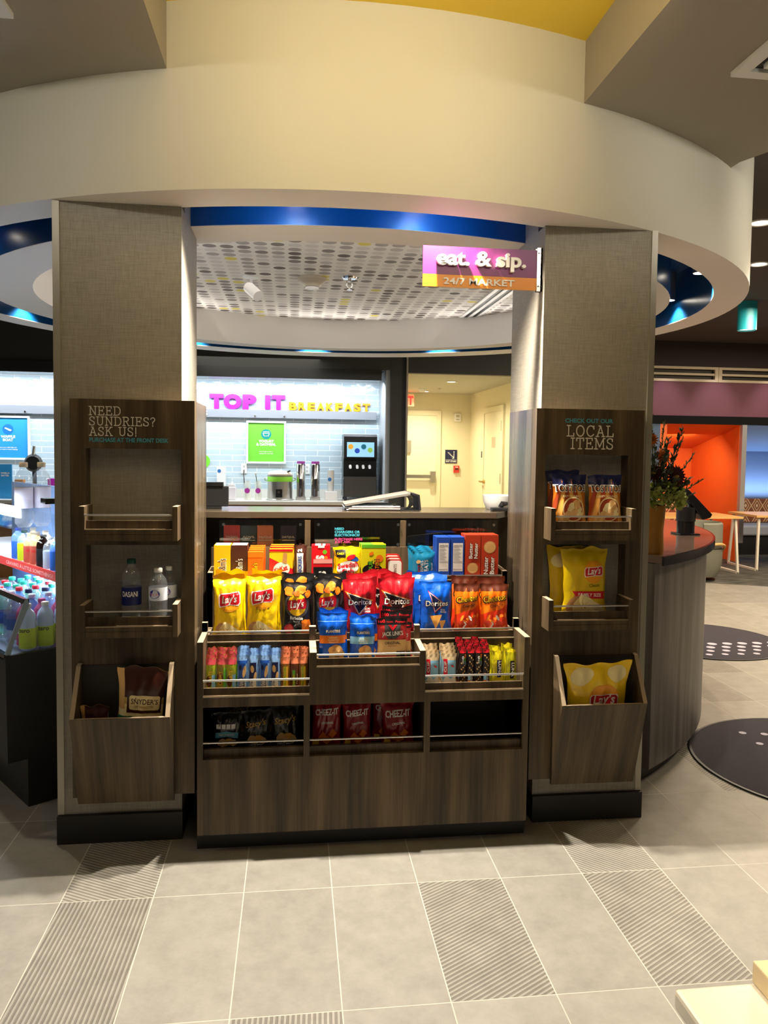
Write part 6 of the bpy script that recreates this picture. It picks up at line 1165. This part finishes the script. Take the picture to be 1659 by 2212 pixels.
def flower(c, d, R, n, m, name, cen):
    mb = MB(); c = Vector(c); d = Vector(d).normalized(); u_ = d.orthogonal().normalized(); w_ = d.cross(u_)
    for ring in range(2):
        for i in range(n):
            a = 2*PI*(i+.5*ring)/n; e_ = (u_*math.cos(a)+w_*math.sin(a)); s_ = (u_*-math.sin(a)+w_*math.cos(a))*R*.14; r_ = R*(1-.2*ring)
            mb.add([c, c+e_*r_*.5+s_+d*.012*(ring+1), c+e_*r_+d*(.004+.02*ring), c+e_*r_*.5-s_+d*.012*(ring+1)], [(0, 1, 2), (0, 2, 3)], 0)
    mb.sphere(c+d*.012, R*.22, 10, 1, .6); return mb.build(name, [m, cen], fv)
flower((vx+.075, vy-.045, 1.435), (.3, -1, .1), .062, 18, mat('petal_maroon', '4A1410', .6), 'sunflower', mat('flower_heart', '8A6A1A', .7))
flower((vx-.03, vy-.05, 1.45), (-.3, -1, .2), .050, 16, MATS['petal_maroon'], 'sunflower', MATS['flower_heart'])
flower((vx+.02, vy-.02, 1.52), (.4, -1, .5), .045, 14, mat('petal_orange', 'B8681A', .6), 'daisy', MATS['flower_heart'])
flower((vx-.04, vy-.03, 1.60), (-.2, -1, .3), .040, 14, MATS['petal_orange'], 'daisy', MATS['flower_heart'])
for nm, dirs, mt in (('fern_sprig', [(.55, 0, .75, .33), (.35, -.1, 1, .36), (.15, .1, 1, .42), (-.1, -.1, 1, .44), (.7, -.1, .45, .27), (.8, 0, .30, .22), (.25, .2, 1, .34), (-.3, 0, 1, .36), (-.5, -.2, .7, .24)], mat('fern_olive', '4A4A1E', .7)), ('leaf_spray', [(.5, -.3, .5, .20), (-.4, -.3, .7, .22), (.1, -.5, .9, .26), (.35, .3, .9, .3), (-.2, -.4, 1, .32), (.2, -.5, .6, .2), (.6, -.2, .6, .22), (0, -.4, 1, .36), (-.45, -.2, 1, .30), (.25, -.2, 1, .40)], mat('leaf_dark', '2A3318', .6))):
    for dx, dy, dz, L in dirs:
        mb = MB(); d = Vector((dx, dy, dz)).normalized(); p = Vector((vx, vy, 1.28)); mb.tube([p, p+d*L], .0022, 5)
        fern = nm == 'fern_sprig'; cnt = int(L/(.006 if fern else .012))
        for k_ in range(cnt):
            t_ = .35+.65*k_/cnt; leafy(mb, p+d*L*t_, d*(1.3 if fern else .8)+Vector((rr.uniform(-1, 1), rr.uniform(-1, 1), rr.uniform(-.3, .8))), (.030 if fern else .046)*(1.3-t_*.8), .0032 if fern else .009)
        mb.build(nm, mt, fv)
# ================================================================== MATS, LOUNGE, TABLE IN FRONT
def mat_round(x, y, r, lab, dots):
    o = thing('round_mat', lab, 'mat', (x, y, 0), group='round dotted mats')
    mb = MB(); mb.lathe([(.0001, .001), (r, .001), (r, .007), (r-.012, .010), (.0001, .010)], (x, y, 0), 64)
    for dx, dy, s in dots: mb.lathe([(.0001, .0112), (s, .0112)], (x+dx, y+dy, 0), 16, 1)
    mb.build('pile', [mat('mat_charcoal', '2A2630', .95, bump=.6, bscale=260), mat('mat_dot_grey', 'A8A4B4', .9)], o)
    mb = MB(); mb.lathe([(r-.001, .0005), (r+.012, .0005), (r+.012, .008), (r-.001, .0085)], (x, y, 0), 64); mb.build('rim', BLACK, o)
g2 = [(-.20+.11*i, .42-.16*j-.03*i, .020-.0012*j) for i in range(5) for j in range(6)]
mat_round(2.52, .86, .64, 'dark round mat with small dots beside the reception desk', g2)
rr = random.Random(4)
mat_round(3.22, 3.36, .625, 'dark round mat with large pale dots farther back on the lounge floor', [(-.52+.13*i+.06*(j % 2), -.16-.105*j+.10*abs(i-4)*.0-.0*i, .038-.004*j) for j in range(4) for i in range(9) if math.hypot(-.52+.13*i+.06*(j % 2), -.16-.105*j) < .56])
def grille(x0, x1, lab):
    o = thing('wall_grille', lab, 'air vent', (x0, 7.8, 2.56)); y = 7.79; mb = MB()
    mb.box(x0, y, 2.56, x1, 7.84, 2.595); mb.box(x0, y, 2.735, x1, 7.84, 2.77); mb.box(x0, y, 2.595, x0+.05, 7.84, 2.735); mb.box(x1-.05, y, 2.595, x1, 7.84, 2.735); mb.build('frame', mat('grille_beige', 'B8AC94', .5), o, smooth=0)
    mb = MB(); mb.box(x0+.05, y+.01, 2.65, x1-.05, 7.83, 2.68); mb.build('blade', MATS['grille_beige'], o, smooth=0)
grille(4.0, 5.795, 'long beige wall grille above the purple band, left section'); grille(5.80, 7.6, 'long beige wall grille above the purple band, right section')
def lounge_table(x0, x1, y0, y1, lab, skew=0):
    o = thing('lounge_table', lab, 'table', ((x0+x1)/2, (y0+y1)/2, 0), group='light wood lounge tables')
    mb = MB(); mb.box(x0, y0, .715, x1, y1, .742); mb.build('table_top', mat('light_oak', 'D2A868', .4), o, smooth=0)
    for xa, s in ((x0+.06, 1), (x1-.08, -1)):
        mb = MB()
        for ya, sy in ((y0+.05, -1), (y1-.05, 1)): mb.tube([(xa, ya, .712), (xa-s*.03, ya+sy*.04, .02)], .020, 4)
        mb.box(xa-s*.03-.02, y0+.01, .0, xa-s*.03+.02, y1-.01, .03); mb.build('leg_frame', mat('powder_white', 'D8D2C4', .4), o, smooth=0)
lounge_table(4.55, 5.62, 6.75, 7.45, 'light wood table with white legs in front of the orange booth')
lounge_table(5.93, 7.1, 6.95, 7.65, 'light wood table with white legs in front of the blue booth')
PAT = None
def pattern():
    m, nt, b = new_mat('diamond_fabric'); mp = coords(nt, (5.2, 0, 3.4)); fr = N(nt, 'ShaderNodeVectorMath', operation='FRACTION'); nt.links.new(mp.outputs[0], fr.inputs[0])
    ab = N(nt, 'ShaderNodeVectorMath', operation='SUBTRACT'); ab.inputs[1].default_value = (.5, 0, .5); nt.links.new(fr.outputs[0], ab.inputs[0]); aa = N(nt, 'ShaderNodeVectorMath', operation='ABSOLUTE'); nt.links.new(ab.outputs[0], aa.inputs[0])
    sx = N(nt, 'ShaderNodeSeparateXYZ'); nt.links.new(aa.outputs[0], sx.inputs[0]); ad = N(nt, 'ShaderNodeMath', operation='ADD'); nt.links.new(sx.outputs['X'], ad.inputs[0]); nt.links.new(sx.outputs['Z'], ad.inputs[1])
    r = ramp(nt, [(0, (.55, .42, .26)), (.12, (.18, .055, .02)), (.24, (.55, .42, .26)), (.30, (.24, .08, .03)), (.46, (.52, .38, .22)), (.54, (.16, .05, .02))]); r.color_ramp.interpolation = 'CONSTANT'
    nt.links.new(ad.outputs[0], r.inputs[0]); nt.links.new(r.outputs[0], b.inputs['Base Color']); b.inputs['Roughness'].default_value = .85; return m
PAT = pattern()
for x0, x1, y, lab, sm in ((5.07, 6.13, 8.55, 'bench with diamond patterned backrest inside the orange booth', 'seat_orange'), (6.26, 8.7, 8.5, 'bench with diamond patterned backrest inside the blue booth', 'seat_slate')):
    o = thing('booth_bench', lab, 'bench', ((x0+x1)/2, y+.2, 0), group='booth benches')
    mb = MB(); mb.box(x0, y+.05, .006, x1, y+.57, .298); mb.build('base', BLACK, o, smooth=0)
    mb = MB(); mb.box(x0, y, .30, x1, y+.58, .46); mb.build('seat', mat(sm, {'seat_orange': 'B85A2A', 'seat_slate': '8A929A'}[sm], .7), o, smooth=0, bevel=.03)
    mb = MB(); mb.box(x0+.01, y+.46, .465, x1-.01, y+.575, .845); mb.build('backrest', PAT, o, smooth=0, bevel=.02)
ch = thing('tub_chair', 'grey round-backed chair with tan rim at the lounge table', 'chair', (4.88, 6.25, 0))
mb = MB(); mb.lathe([(.05, .02), (.22, .06), (.27, .20), (.28, .40), (.25, .40), (.24, .25), (.0001, .22)], (4.80, 6.35, 0), 28); mb.build('shell', mat('grey_felt', '6E6E62', .8), ch)
mb = MB(); mb.lathe([(.25, .41), (.27, .41), (.27, .70), (.25, .72), (.235, .70), (.235, .41)], (4.80, 6.35, 0), 28, a0=-PI*.6, a1=PI*.55); mb.build('backrest', MATS['grey_felt'], ch)
mb = MB(); mb.tube([(4.80+.285*math.cos(a), 6.35+.285*math.sin(a)-.02, .30+.17*math.sin(a*1.0+PI*.9)) for a in [-PI*.7+i*PI*1.3/20 for i in range(21)]], .016, 8); mb.build('rim', mat('rim_tan', 'C8A060', .5), ch)
mb = MB(); mb.cyl((4.80, 6.35, 0), .2, .02, 24); mb.tube([(4.80, 6.35, .02), (4.80, 6.35, .1)], .03, 10); mb.build('base', BLACK, ch)
# white table corner with a beige box at the lower right of the view
ft = thing('side_table', 'white table corner in the near foreground', 'table', (.9, -1.5, 0))
mb = MB(); mb.box(.600, -1.95, .46, 1.35, -1.287, .50); mb.build('table_top', mat('table_white', 'EDE6D2', .35), ft, smooth=0, bevel=.008)
for x in (.66, 1.29):
    for y in (-1.89, -1.35): mb = MB(); mb.tube([(x, y, .459), (x, y, 0)], .02, 10); mb.build('leg', PLAST, ft)
mb = MB(); mb.box(.762, -1.80, .5008, 1.20, -1.288, .545); tag(mb.build('flat_box', mat('box_beige', 'E6D2A8', .5), smooth=0, bevel=.003), 'flat beige box lying on the white table corner', 'box')
